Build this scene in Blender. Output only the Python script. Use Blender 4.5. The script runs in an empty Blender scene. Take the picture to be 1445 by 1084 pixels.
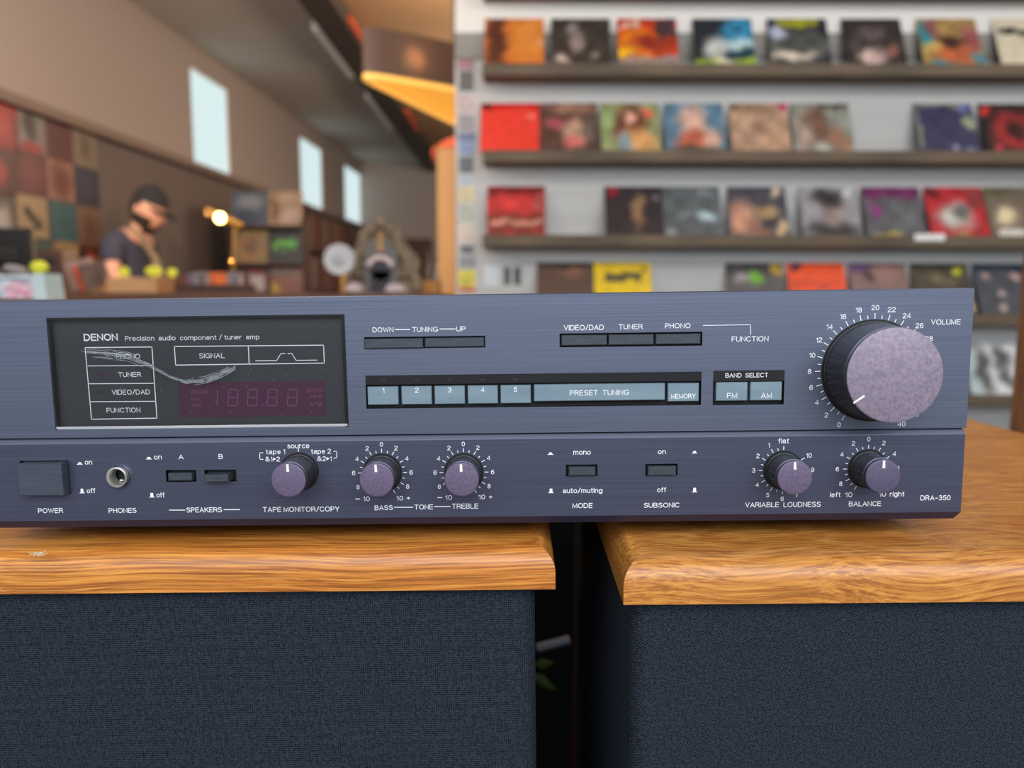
import bpy, bmesh, math, random
import numpy as np
from mathutils import Vector, Matrix
random.seed(7)
sc = bpy.context.scene
COL = sc.collection

# ------------------------------------------------------------------ camera, world, light, exposure
CX, CY = 722.5, 542.0
FPX, PITCH, YAW, ROLL = 1050.14325, 0.117088687, -0.010745833, 0.01302554
CAMZ = 1.05
TILT = 0.0165                       # the hi-fi and loudspeakers lean this much against the room


def cam_axes():
    fw = np.array([math.sin(YAW) * math.cos(PITCH), math.cos(YAW) * math.cos(PITCH), -math.sin(PITCH)])
    rt = np.array([math.cos(YAW), -math.sin(YAW), 0.0])
    dn = np.cross(fw, rt)
    return math.cos(ROLL) * rt + math.sin(ROLL) * dn, -math.sin(ROLL) * rt + math.cos(ROLL) * dn, fw


RG, DG, FG = cam_axes()
GROT = np.array([[math.cos(TILT), 0, -math.sin(TILT)], [0, 1, 0], [math.sin(TILT), 0, math.cos(TILT)]])
RR, DR, FR = GROT @ RG, GROT @ DG, GROT @ FG
camd = bpy.data.cameras.new('camera')
cam = bpy.data.objects.new('camera', camd)
COL.objects.link(cam)
m = Matrix(((RR[0], -DR[0], -FR[0], 0), (RR[1], -DR[1], -FR[1], 0), (RR[2], -DR[2], -FR[2], CAMZ), (0, 0, 0, 1)))
cam.matrix_world = m
camd.sensor_width = 36
camd.lens = FPX / 1445 * 36
camd.clip_start = 0.02
camd.dof.use_dof = True
camd.dof.focus_distance = 0.325
camd.dof.aperture_fstop = 6.6
sc.camera = cam
w = bpy.data.worlds.new('sky')
sc.world = w
w.use_nodes = True
bg = w.node_tree.nodes['Background']
bg.inputs[0].default_value = (0.86, 0.94, 1.0, 1)
bg.inputs[1].default_value = 1.0
_nt = w.node_tree
_tc = _nt.nodes.new('ShaderNodeTexCoord')
_sx = _nt.nodes.new('ShaderNodeSeparateXYZ')
_rp = _nt.nodes.new('ShaderNodeValToRGB')          # pavement below the horizon, overcast sky above
_rp.color_ramp.elements[0].position = 0.47
_rp.color_ramp.elements[0].color = (0.30, 0.30, 0.31, 1)
_rp.color_ramp.elements[1].position = 0.53
_rp.color_ramp.elements[1].color = (0.86, 0.94, 1.0, 1)
_ma = _nt.nodes.new('ShaderNodeMath')
_ma.operation = 'MULTIPLY_ADD'
_ma.inputs[1].default_value = 0.5
_ma.inputs[2].default_value = 0.5
_nt.links.new(_tc.outputs['Generated'], _sx.inputs[0])
_nt.links.new(_sx.outputs[2], _ma.inputs[0])
_nt.links.new(_ma.outputs[0], _rp.inputs[0])
_nt.links.new(_rp.outputs[0], bg.inputs[0])
sc.view_settings.view_transform = 'Standard'
sc.view_settings.look = 'None'
sc.view_settings.gamma = 1
sc.view_settings.use_curve_mapping = False
sc.view_settings.exposure = 0.0


def light(name, kind, loc, power, col, size=None, target=None):
    d = bpy.data.lights.new(name, kind)
    d.energy = power
    d.color = col
    o = bpy.data.objects.new(name, d)
    COL.objects.link(o)
    o.location = loc
    if kind == 'AREA':
        d.shape = 'RECTANGLE'
        d.size, d.size_y = size
        o.rotation_euler = (Vector(target) - Vector(loc)).to_track_quat('-Z', 'Y').to_euler()
    elif size:
        d.shadow_soft_size = size
    return o


light('shop_window_light', 'AREA', (0.6, -2.2, 2.7), 112, (0.90, 0.95, 1.0), (4.5, 1.6), (0.4, 1.2, 1.0))
light('shelf_wall_light', 'AREA', (2.4, 1.4, 3.3), 46, (1.0, 0.98, 0.95), (3.0, 0.6), (1.9, 4.0, 1.9))


light('room_fill', 'AREA', (-1.9, 2.3, 3.1), 20, (1.0, .86, .76), (1.0, 1.6), (-3.2, 4.8, 2.2))  # unseen fill added to brighten the left wall
light('ceiling_fill', 'AREA', (-2.5, 2.4, 2.45), 44, (1.0, .92, .84), (.8, .4), (-2.9, 8.0, 3.6))  # added fill, out of view, aimed up to lift the ceiling
light('hall_fill', 'POINT', (.2, 8.2, 2.7), 90, (1.0, .74, .50), .2)  # added warm fill hidden behind the display wall
light('counter_fill', 'AREA', (-.9, 1.6, 3.3), 16, (1.0, .86, .72), (.8, .5), (-1.3, 3.4, 1.0))  # added overhead fill to brighten the things on the counter
light('back_room_fill', 'POINT', (1.6, 9.0, 2.9), 75, (1.0, .90, .80), .3)  # added fill that raises the far end of the room


# ------------------------------------------------------------------ helpers
def fg(u, v, Y=320.0):
    """point (mm, hi-fi frame, camera at 0) on the plane Y seen at picture position u, v"""
    d = (u - CX) / FPX * RG + (v - CY) / FPX * DG + FG
    return d * (Y / d[1])


def room(u, v, Y):
    d = (u - CX) / FPX * RR + (v - CY) / FPX * DR + FR
    p = d * (Y / d[1])
    return Vector((p[0], p[1], p[2] + CAMZ))


def wall_pt(u, v):
    """point on the left wall plane x = -3.25 + .045 (y - 6.4)"""
    d = (u - CX) / FPX * RR + (v - CY) / FPX * DR + FR
    t = (-3.25 - 0.045 * 6.4) / (d[0] - 0.045 * d[1])
    return Vector((d[0] * t, d[1] * t, d[2] * t + CAMZ))


def lin(c):
    return tuple(((x / 255) / 12.92 if x / 255 <= 0.04045 else ((x / 255 + 0.055) / 1.055) ** 2.4) for x in c[:3])


def mat(name, rgb, rough=0.5, metal=0.0, noise=None, emit=None, spec=None, coat=0.0, bump=None, alpha=None):
    """noise=(scale xyz, rgb2, contrast); bump=(scale xyz, strength)"""
    M = bpy.data.materials.new(name)
    M.use_nodes = True
    nt = M.node_tree
    b = nt.nodes['Principled BSDF']
    b.inputs['Base Color'].default_value = (*lin(rgb), 1)
    b.inputs['Roughness'].default_value = rough
    b.inputs['Metallic'].default_value = metal
    b.inputs['Coat Weight'].default_value = coat
    if spec is not None:
        b.inputs['Specular IOR Level'].default_value = spec
    if emit:
        b.inputs['Emission Color'].default_value = (*lin(emit[0]), 1)
        b.inputs['Emission Strength'].default_value = emit[1]

    def coords(scale):
        tc = nt.nodes.new('ShaderNodeTexCoord')
        mp = nt.nodes.new('ShaderNodeMapping')
        mp.inputs['Scale'].default_value = scale
        nt.links.new(tc.outputs['Object'], mp.inputs['Vector'])
        return mp.outputs['Vector']
    if noise:
        n = nt.nodes.new('ShaderNodeTexNoise')
        n.inputs['Scale'].default_value = 1
        n.inputs['Detail'].default_value = 4
        nt.links.new(coords(noise[0]), n.inputs['Vector'])
        r = nt.nodes.new('ShaderNodeValToRGB')
        c = noise[2]
        r.color_ramp.elements[0].position = 0.5 - c
        r.color_ramp.elements[1].position = 0.5 + c
        r.color_ramp.elements[0].color = (*lin(rgb), 1)
        r.color_ramp.elements[1].color = (*lin(noise[1]), 1)
        nt.links.new(n.outputs[0], r.inputs[0])
        nt.links.new(r.outputs[0], b.inputs['Base Color'])
    if bump:
        n = nt.nodes.new('ShaderNodeTexNoise')
        n.inputs['Scale'].default_value = 1
        n.inputs['Detail'].default_value = 3
        nt.links.new(coords(bump[0]), n.inputs['Vector'])
        bp = nt.nodes.new('ShaderNodeBump')
        bp.inputs['Strength'].default_value = bump[1]
        bp.inputs['Distance'].default_value = bump[2] if len(bump) > 2 else 0.001
        nt.links.new(n.outputs[0], bp.inputs['Height'])
        nt.links.new(bp.outputs[0], b.inputs['Normal'])
    return M


def empty(name, loc, label=None, cat=None, group=None, rot=(0, 0, 0), kind=None):
    o = bpy.data.objects.new(name, None)
    COL.objects.link(o)
    o.location = loc
    o.rotation_euler = rot
    o.empty_display_size = 0.02
    return tag(o, label, cat, group, kind)


def tag(o, label=None, cat=None, group=None, kind=None):
    if label: o['label'] = label
    if cat: o['category'] = cat
    if group: o['group'] = group
    if kind: o['kind'] = kind
    return o


class MB:
    """collects geometry, builds ONE mesh object"""
    def __init__(s):
        s.v, s.f = [], []

    def add(s, vs, fs):
        o = len(s.v)
        s.v += [tuple(p) for p in vs]
        s.f += [tuple(i + o for i in f) for f in fs]
        return s

    def box(s, a, b, M=None):
        x0, y0, z0 = a
        x1, y1, z1 = b
        vs = [Vector(p) for p in ((x0, y0, z0), (x1, y0, z0), (x1, y1, z0), (x0, y1, z0), (x0, y0, z1), (x1, y0, z1), (x1, y1, z1), (x0, y1, z1))]
        if M: vs = [M @ p for p in vs]
        return s.add(vs, [(0, 3, 2, 1), (4, 5, 6, 7), (0, 1, 5, 4), (1, 2, 6, 5), (2, 3, 7, 6), (3, 0, 4, 7)])

    def frustum(s, a, b, ins, axis=1):
        """box whose -Y face is inset by ins (a bevelled key)"""
        x0, y0, z0 = a
        x1, y1, z1 = b
        ch = ins
        vs = [(x0, y1, z0), (x1, y1, z0), (x1, y1, z1), (x0, y1, z1),
              (x0, y0 + ch, z0), (x1, y0 + ch, z0), (x1, y0 + ch, z1), (x0, y0 + ch, z1),
              (x0 + ch, y0, z0 + ch), (x1 - ch, y0, z0 + ch), (x1 - ch, y0, z1 - ch), (x0 + ch, y0, z1 - ch)]
        fs = [(0, 3, 2, 1)]
        for i in range(4):
            j = (i + 1) % 4
            fs.append((i, j, j + 4, i + 4))
            fs.append((i + 4, j + 4, j + 8, i + 8))
        fs.append((8, 9, 10, 11))
        return s.add(vs, fs)

    def lathe(s, prof, n=32, M=None, cap=(True, True)):
        """profile of (radius, height) about +Z"""
        vs, fs = [], []
        for r, h in prof:
            for k in range(n):
                a = 2 * math.pi * k / n
                vs.append(Vector((r * math.cos(a), r * math.sin(a), h)))
        for i in range(len(prof) - 1):
            for k in range(n):
                k2 = (k + 1) % n
                fs.append((i * n + k, i * n + k2, (i + 1) * n + k2, (i + 1) * n + k))
        if cap[0]: fs.append(tuple(range(n))[::-1])
        if cap[1]: fs.append(tuple(range((len(prof) - 1) * n, len(prof) * n)))
        if M: vs = [M @ p for p in vs]
        return s.add(vs, fs)

    def tube(s, pts, r, n=8):
        pts = [Vector(p) for p in pts]
        rr = r if isinstance(r, (list, tuple)) else [r] * len(pts)
        vs, fs = [], []
        for i, p in enumerate(pts):
            t = (pts[min(i + 1, len(pts) - 1)] - pts[max(i - 1, 0)]).normalized()
            up = Vector((0, 0, 1)) if abs(t.z) < 0.9 else Vector((0, 1, 0))
            a = t.cross(up).normalized()
            b = t.cross(a)
            for k in range(n):
                q = 2 * math.pi * k / n
                vs.append(p + (a * math.cos(q) + b * math.sin(q)) * rr[i])
        for i in range(len(pts) - 1):
            for k in range(n):
                k2 = (k + 1) % n
                fs.append((i * n + k, i * n + k2, (i + 1) * n + k2, (i + 1) * n + k))
        fs.append(tuple(range(n))[::-1])
        fs.append(tuple(range((len(pts) - 1) * n, len(pts) * n)))
        return s.add(vs, fs)

    def sphere(s, c, r, n=16, M=None):
        rx, ry, rz = r if isinstance(r, (tuple, list)) else (r, r, r)
        vs, fs = [], []
        rings = n // 2
        for i in range(1, rings):
            t = math.pi * i / rings
            for k in range(n):
                a = 2 * math.pi * k / n
                vs.append(Vector((rx * math.sin(t) * math.cos(a), ry * math.sin(t) * math.sin(a), rz * math.cos(t))))
        for i in range(rings - 2):
            for k in range(n):
                k2 = (k + 1) % n
                fs.append((i * n + k, (i + 1) * n + k, (i + 1) * n + k2, i * n + k2))
        top, bot = len(vs), len(vs) + 1
        vs += [Vector((0, 0, rz)), Vector((0, 0, -rz))]
        for k in range(n):
            fs.append((top, k, (k + 1) % n))
            fs.append((bot, (rings - 2) * n + (k + 1) % n, (rings - 2) * n + k))
        if M: vs = [M @ p for p in vs]
        return s.add([p + Vector(c) for p in vs], fs)

    def build(s, name, material, parent=None, smooth=False, loc=None, origin=None, scale=1.0):
        me = bpy.data.meshes.new(name)
        vs = s.v
        if origin is not None:
            ox, oy, oz = origin
            vs = [((x - ox) * scale, (y - oy) * scale, (z - oz) * scale) for x, y, z in vs]
        me.from_pydata(vs, [], s.f)
        me.materials.append(material)
        if smooth:
            me.shade_smooth()
            me.set_sharp_from_angle(angle=math.radians(40))
        o = bpy.data.objects.new(name, me)
        COL.objects.link(o)
        if parent: o.parent = parent
        if loc is not None: o.location = loc
        return o


# ------------------------------------------------------------------ materials
def m_oak(name, light_c, dark_c, deep_c, seed=0.0, cathedral=0.0, grain=(9, 260, 260)):
    M = bpy.data.materials.new(name)
    M.use_nodes = True
    nt = M.node_tree
    N, Lk = nt.nodes, nt.links
    b = N['Principled BSDF']
    tc = N.new('ShaderNodeTexCoord')

    wn = N.new('ShaderNodeTexNoise')
    wn.inputs['Scale'].default_value = 9
    wn.inputs['Detail'].default_value = 1
    Lk.new(tc.outputs['Object'], wn.inputs['Vector'])
    wsub = N.new('ShaderNodeVectorMath')
    wsub.operation = 'MULTIPLY_ADD'
    Lk.new(wn.outputs['Color'], wsub.inputs[0])
    amp = .010 + .055 * cathedral
    wsub.inputs[1].default_value = (0, amp, amp)
    Lk.new(tc.outputs['Object'], wsub.inputs[2])

    def mp(scale, loc=(0, 0, 0)):
        q = N.new('ShaderNodeMapping')
        q.inputs['Scale'].default_value = scale
        q.inputs['Location'].default_value = (loc[0] + seed, loc[1] + seed, loc[2])
        Lk.new(wsub.outputs[0], q.inputs['Vector'])
        return q.outputs[0]

    def noise(vec, detail=4, rough=0.55):
        n = N.new('ShaderNodeTexNoise')
        n.inputs['Scale'].default_value = 1
        n.inputs['Detail'].default_value = detail
        n.inputs['Roughness'].default_value = rough
        Lk.new(vec, n.inputs['Vector'])
        return n.outputs[0]

    def ramp(fac, e):
        r = N.new('ShaderNodeValToRGB')
        el = r.color_ramp.elements
        el[0].position, el[0].color = e[0][0], (*e[0][1], 1)
        el[1].position, el[1].color = e[-1][0], (*e[-1][1], 1)
        for p, c in e[1:-1]:
            x = el.new(p)
            x.color = (*c, 1)
        Lk.new(fac, r.inputs[0])
        return r.outputs[0]

    def mix(a, bb, fac, mode='MIX'):
        x = N.new('ShaderNodeMix')
        x.data_type = 'RGBA'
        x.blend_type = mode
        if isinstance(fac, float): x.inputs[0].default_value = fac
        else: Lk.new(fac, x.inputs[0])
        Lk.new(a, x.inputs[6])
        if isinstance(bb, tuple): x.inputs[7].default_value = (*bb, 1)
        else: Lk.new(bb, x.inputs[7])
        return x.outputs[2]
    # broad growth bands (a distorted wave across the grain)
    wv = N.new('ShaderNodeTexWave')
    wv.wave_type = 'BANDS'
    wv.bands_direction = 'Z'
    wv.inputs['Scale'].default_value = 1
    wv.inputs['Distortion'].default_value = 5.5 + 9 * cathedral
    wv.inputs['Detail'].default_value = 3
    wv.inputs['Detail Scale'].default_value = 0.55
    q = mp((2.6, 34, 46))
    Lk.new(q, wv.inputs['Vector'])
    base = ramp(wv.outputs[0], [(0.0, lin(dark_c)), (0.35, lin(light_c)), (0.85, lin(light_c)), (1.0, lin(dark_c))])
    big = ramp(noise(mp((3, 22, 22), (4, 2, 1))), [(0.35, lin(dark_c)), (0.62, lin(light_c))])
    c = mix(base, big, 0.5)
    pores = ramp(noise(mp(grain, (1, 7, 3)), 5, 0.7), [(0.40, (1, 1, 1)), (0.54, (0, 0, 0))])
    deep = ramp(pores, [(0.0, (0, 0, 0)), (1.0, (0.75, 0.75, 0.75))])
    c = mix(c, lin(deep_c), deep)
    fl = ramp(noise(mp((22, 1500, 1500), (3, 1, 5)), 2, 0.5), [(0.40, (0.66, 0.58, 0.5)), (0.55, (1, 1, 1))])
    c = mix(c, fl, 0.55, 'MULTIPLY')
    Lk.new(c, b.inputs['Base Color'])
    b.inputs['Roughness'].default_value = 0.36
    b.inputs['Coat Weight'].default_value = 0.12
    b.inputs['Coat Roughness'].default_value = 0.3
    bp = N.new('ShaderNodeBump')
    bp.inputs['Strength'].default_value = 0.25
    bp.inputs['Distance'].default_value = 0.0004
    Lk.new(noise(mp((12, 520, 520)), 3), bp.inputs['Height'])
    Lk.new(bp.outputs[0], b.inputs['Normal'])
    return M


def m_cloth(name, c1, c2, ang, fx=1180.0, fz=1180.0):
    """woven grille cloth: two crossing thread waves broken by noise"""
    M = bpy.data.materials.new(name)
    M.use_nodes = True
    nt = M.node_tree
    N, Lk = nt.nodes, nt.links
    b = N['Principled BSDF']
    tc = N.new('ShaderNodeTexCoord')
    hs = []
    for rot, f in ((ang, fx), (ang + math.pi / 2, fz)):
        q = N.new('ShaderNodeMapping')
        q.inputs['Rotation'].default_value = (0, rot, 0)
        Lk.new(tc.outputs['Object'], q.inputs['Vector'])
        wv = N.new('ShaderNodeTexWave')
        wv.bands_direction = 'X'
        wv.inputs['Scale'].default_value = f / 6.283 * 1.0
        wv.inputs['Distortion'].default_value = 2.2
        wv.inputs['Detail'].default_value = 1
        wv.inputs['Detail Scale'].default_value = 1.4
        Lk.new(q.outputs[0], wv.inputs['Vector'])
        hs.append(wv.outputs[0])
    mu = N.new('ShaderNodeMath')
    mu.operation = 'MULTIPLY'
    Lk.new(hs[0], mu.inputs[0])
    Lk.new(hs[1], mu.inputs[1])
    n = N.new('ShaderNodeTexNoise')
    n.inputs['Scale'].default_value = 900
    n.inputs['Detail'].default_value = 2
    Lk.new(tc.outputs['Object'], n.inputs['Vector'])
    ad = N.new('ShaderNodeMath')
    ad.operation = 'MULTIPLY_ADD'
    Lk.new(n.outputs[0], ad.inputs[0])
    ad.inputs[1].default_value = 1.1
    Lk.new(mu.outputs[0], ad.inputs[2])
    r = N.new('ShaderNodeValToRGB')
    r.color_ramp.elements[0].position = 0.48
    r.color_ramp.elements[0].color = (*lin(c1), 1)
    r.color_ramp.elements[1].position = 1.35 if False else 1.0
    r.color_ramp.elements[1].color = (*lin(c2), 1)
    Lk.new(ad.outputs[0], r.inputs[0])
    Lk.new(r.outputs[0], b.inputs['Base Color'])
    b.inputs['Roughness'].default_value = 0.9
    b.inputs['Specular IOR Level'].default_value = 0.25
    bp = N.new('ShaderNodeBump')
    bp.inputs['Strength'].default_value = 0.6
    bp.inputs['Distance'].default_value = 0.0004
    Lk.new(ad.outputs[0], bp.inputs['Height'])
    Lk.new(bp.outputs[0], b.inputs['Normal'])
    return M


ART = bpy.data.materials.new('printed_sleeve')
ART.use_nodes = True
_a = ART.node_tree.nodes.new('ShaderNodeAttribute')
_a.attribute_name = 'art'
ART.node_tree.links.new(_a.outputs['Color'], ART.node_tree.nodes['Principled BSDF'].inputs['Base Color'])
ART.node_tree.nodes['Principled BSDF'].inputs['Roughness'].default_value = 0.4
ART.node_tree.nodes['Principled BSDF'].inputs['Coat Weight'].default_value = 0.15

M = {}
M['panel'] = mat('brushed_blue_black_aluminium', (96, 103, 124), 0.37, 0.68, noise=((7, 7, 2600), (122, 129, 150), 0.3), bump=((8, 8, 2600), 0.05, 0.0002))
M['panel_low'] = mat('brushed_aluminium_low_shaded', (80, 84, 105), 0.37, 0.68, noise=((7, 7, 2600), (102, 106, 128), 0.3), bump=((8, 8, 2600), 0.05, 0.0002))  # darker copy of the panel metal; dim floor reflection put into its colour
M['chamfer'] = mat('chamfer_highlight_aluminium', (128, 134, 156), 0.34, 0.6)  # paler copy: the edge highlight is put into the colour
M['shaded_chamfer'] = mat('shaded_underside_aluminium', (62, 58, 80), 0.45, 0.5)  # darker than the panel: shade of the down-facing lip put into the colour
M['black'] = mat('matt_black_plastic', (10, 10, 12), 0.6)
M['case'] = mat('black_steel_case', (26, 25, 27), 0.5, noise=((60, 60, 60), (34, 32, 34), 0.2))
M['key'] = mat('dark_grey_key', (60, 68, 76), 0.38, 0.25, noise=((200, 200, 900), (78, 86, 94), 0.3))
M['power'] = mat('worn_power_key', (70, 76, 90), 0.42, 0.35, noise=((60, 60, 1300), (86, 93, 106), 0.3))
M['silver_key'] = mat('blue_grey_metal_key', (122, 144, 158), 0.38, 0.35, noise=((30, 60, 200), (144, 164, 176), 0.3))
M['knob_side'] = mat('black_knob_plastic', (34, 34, 38), 0.35, 0.1, noise=((600, 400, 600), (52, 52, 56), 0.2))
M['knob_ring'] = mat('knob_edge_ring', (70, 70, 82), 0.28, 0.6)
M['cap'] = mat('faded_purple_cap', (94, 82, 110), 0.5, 0.2, noise=((1300, 1300, 1300), (122, 107, 132), 0.25))
M['cap_dark'] = mat('faded_slate_purple_cap', (86, 80, 106), 0.5, 0.25, noise=((1300, 1300, 1300), (104, 96, 122), 0.25))
M['vol_cap'] = mat('faded_lilac_cap', (122, 112, 134), 0.42, 0.25, noise=((700, 700, 700), (168, 152, 166), 0.3), bump=((900, 900, 900), .25, .0002))
M['white'] = mat('white_print', (246, 248, 250), 0.5)
M['pointer'] = mat('white_pointer', (240, 238, 230), 0.45)
M['window_back'] = mat('grey_display_backing', (43, 47, 49), 0.5, noise=((40, 40, 40), (50, 54, 56), 0.3))
M['vfd'] = mat('dark_purple_readout', (66, 20, 52), 0.5)
M['vfd_box'] = mat('unlit_purple_block', (96, 38, 70), 0.5)
M['vfd_seg'] = mat('unlit_purple_segment', (128, 66, 106), 0.5)
M['led_off'] = mat('unlit_purple_lamp', (60, 26, 54), 0.5)
M['led_red'] = mat('unlit_red_lamp', (70, 30, 34), 0.4)
M['bevel'] = mat('bevel_glint_white', (246, 248, 250), 0.2)  # white stands in for light caught by the clear bevel
M['nickel'] = mat('nickel_jack_ring', (205, 205, 198), 0.3, 0.8)
M['scratch'] = mat('scratch_white', (186, 192, 200), 0.6)
g = bpy.data.materials.new('clear_display_pane')
g.use_nodes = True
nt = g.node_tree
nt.nodes.clear()
out = nt.nodes.new('ShaderNodeOutputMaterial')
mx = nt.nodes.new('ShaderNodeMixShader')
tr = nt.nodes.new('ShaderNodeBsdfTransparent')
tr.inputs[0].default_value = (0.97, 0.97, 0.98, 1)
gl = nt.nodes.new('ShaderNodeBsdfGlossy')
gl.inputs['Roughness'].default_value = 0.06
fr = nt.nodes.new('ShaderNodeFresnel')
fr.inputs[0].default_value = 1.36
nt.links.new(fr.outputs[0], mx.inputs[0])
nt.links.new(tr.outputs[0], mx.inputs[1])
nt.links.new(gl.outputs[0], mx.inputs[2])
nt.links.new(mx.outputs[0], out.inputs[0])
M['pane'] = g
M['oak_l'] = m_oak('oak_left', (236, 160, 74), (204, 120, 44), (132, 66, 26), 0.0, 0.0, (12, 820, 820))
M['oak_r'] = m_oak('oak_right', (232, 164, 82), (204, 130, 56), (146, 80, 34), 5.3, 0.42, (20, 760, 760))
M['cloth'] = m_cloth('black_grille_cloth', (9, 12, 16), (51, 61, 76), 0.0, 2300.0, 2000.0)
M['cloth2'] = m_cloth('black_grille_cloth_diagonal', (9, 12, 17), (52, 63, 78), 0.7, 2100.0, 2100.0)
M['box_black'] = mat('black_cabinet', (16, 16, 18), 0.7)
M['wall_grey'] = mat('pale_grey_board', (186, 188, 189), 0.6, noise=((1.5, 1.5, 9), (196, 198, 198), 0.25))
M['wall_white'] = mat('white_paint', (236, 234, 230), 0.6, noise=((1, 1, 1), (240, 239, 236), 0.3))
M['rail_grey'] = mat('mid_grey_board', (140, 138, 134), 0.6, noise=((1, 1, 8), (150, 148, 144), 0.3))
M['shelf_wood'] = mat('weathered_shelf_wood', (72, 64, 54), 0.7, noise=((3, 30, 60), (128, 110, 88), 0.2))
M['wall_tan'] = mat('taupe_wall_paint', (160, 145, 137), 0.8, noise=((1, 1, 1), (166, 151, 143), 0.3))
M['wall_low'] = mat('lower_taupe_wall', (104, 90, 84), 0.8, noise=((1, 1, 1), (112, 98, 91), 0.3))
M['ceil'] = mat('grey_ceiling_paint', (186, 180, 172), 0.8, noise=((1, 1, 1), (192, 187, 180), 0.3))
M['ceil_warm'] = mat('plywood_ceiling', (178, 146, 112), 0.7, noise=((20, 2, 2), (190, 158, 124), 0.3))
M['beam'] = mat('dark_steel_beam', (56, 48, 44), 0.6, noise=((4, 4, 4), (66, 58, 54), 0.3))
M['floor'] = mat('dark_wood_floor', (58, 42, 32), 0.5, noise=((1, 14, 1), (84, 60, 44), 0.2))
M['counter'] = mat('brown_counter_top', (96, 62, 46), 0.5, noise=((3, 40, 40), (120, 80, 58), 0.2))
M['dark_wood'] = mat('dark_brown_wood', (60, 36, 28), 0.6, noise=((20, 20, 3), (80, 50, 38), 0.2))
M['post'] = mat('honey_pine_post', (206, 148, 86), 0.55, noise=((60, 60, 4), (220, 164, 100), 0.25))
M['rough_post'] = mat('rough_brown_post', (128, 82, 54), 0.7, noise=((70, 70, 12), (176, 126, 92), 0.16), bump=((60, 60, 20), 0.5, 0.003))
M['orange'] = mat('orange_red_plastic', (255, 106, 48), 0.5)
M['card'] = mat('brown_cardboard', (186, 142, 98), 0.8, noise=((20, 20, 20), (196, 152, 108), 0.3))
M['yellow'] = mat('lime_yellow_paper', (226, 222, 60), 0.6)
M['brass'] = mat('brass', (196, 146, 74), 0.3, 0.8)
M['bulb'] = mat('lit_bulb', (255, 236, 170), 0.4, emit=((255, 226, 130), 14))
M['skin'] = mat('skin', (206, 150, 122), 0.55, noise=((30, 30, 30), (214, 158, 130), 0.3))
M['shirt'] = mat('navy_tshirt', (52, 52, 66), 0.85, noise=((60, 60, 60), (60, 60, 74), 0.3))
M['apron'] = mat('tan_apron', (132, 112, 86), 0.85)
M['cap_cloth'] = mat('black_cap_cloth', (34, 32, 34), 0.85)
M['beard'] = mat('dark_beard', (44, 32, 26), 0.9)
M['trouser'] = mat('dark_denim', (40, 44, 58), 0.9)


# ------------------------------------------------------------------ room shell
def struct(name, mb, material, parent=None):
    o = mb.build(name, material, parent)
    if not parent: o['kind'] = 'structure'
    return o


CEIL = 3.48


def wx(y): return -3.25 + 0.045 * (y - 6.4)


struct('floor', MB().box((-5.2, -3.4, -0.08), (5.2, 14.4, 0)), M['floor'])
BX0 = -1.72
struct('ceiling', MB().add([(-5.0, -1.2, CEIL), (BX0, -1.2, CEIL), (BX0, 14.3, CEIL), (-5.0, 14.3, CEIL), (-5.0, -1.2, CEIL + .1), (BX0, -1.2, CEIL + .1), (BX0, 14.3, CEIL + .1), (-5.0, 14.3, CEIL + .1)],
       [(0, 3, 2, 1), (4, 5, 6, 7), (0, 1, 5, 4), (1, 2, 6, 5), (2, 3, 7, 6), (3, 0, 4, 7)]), M['ceil'])
cw = struct('ceiling', MB().box((BX0, -1.2, CEIL + 0.001), (5.0, 14.3, CEIL + .1)), M['ceil_warm'])
# beam that runs along the ceiling towards the back
bm_ = struct('trim_1', MB().box((BX0, -1.2, CEIL - .16), (BX0 + .26, 14.3, CEIL)), M['beam'])
for y0, y1 in ((6.7, 8.1), (8.9, 10.6)):
    MB().box((BX0 - .07, y0, CEIL - .16), (BX0 - .002, y1, CEIL - .08)).build('metal_strip', mat('pale_grey_metal', (206, 210, 218), 0.4), bm_)
for y0, y1 in ((6.3, 7.3), (9.4, 10.8)):
    MB().box((BX0 + .262, y0 + .3, CEIL - .13), (BX0 + .29, y1, CEIL - .07)).build('orange_strip', mat('rusty_orange_strip', (206, 84, 44), .6), bm_)
# left wall with three high windows: cut the wall into cells around them
wins = []
for q in (((268, 92), (326, 249)), ((423, 193), (456, 287)), ((486, 236), (513, 311))):
    a, b_ = wall_pt(*q[0]), wall_pt(*q[1])
    wins.append((a.y, b_.y))
WZ0, WZ1 = wall_pt(275, 232).z, wall_pt(268, 92).z
LEDGE = wall_pt(138, 186).z


def wall_cells(y0, y1, z0, z1, holes, t=.16):
    mb = MB()
    ys = sorted({y0, y1, *[h[0] for h in holes], *[h[1] for h in holes]})
    zs = sorted({z0, z1, *[h[2] for h in holes], *[h[3] for h in holes]})
    for i in range(len(ys) - 1):
        for j in range(len(zs) - 1):
            cy, cz = (ys[i] + ys[i + 1]) / 2, (zs[j] + zs[j + 1]) / 2
            if any(h[0] < cy < h[1] and h[2] < cz < h[3] for h in holes): continue
            a0, a1 = wx(ys[i]), wx(ys[i + 1])
            mb.add([(a0 - t, ys[i], zs[j]), (a0, ys[i], zs[j]), (a1, ys[i + 1], zs[j]), (a1 - t, ys[i + 1], zs[j]),
                    (a0 - t, ys[i], zs[j + 1]), (a0, ys[i], zs[j + 1]), (a1, ys[i + 1], zs[j + 1]), (a1 - t, ys[i + 1], zs[j + 1])],
                   [(0, 3, 2, 1), (4, 5, 6, 7), (0, 1, 5, 4), (1, 2, 6, 5), (2, 3, 7, 6), (3, 0, 4, 7)])
    return mb


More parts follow.
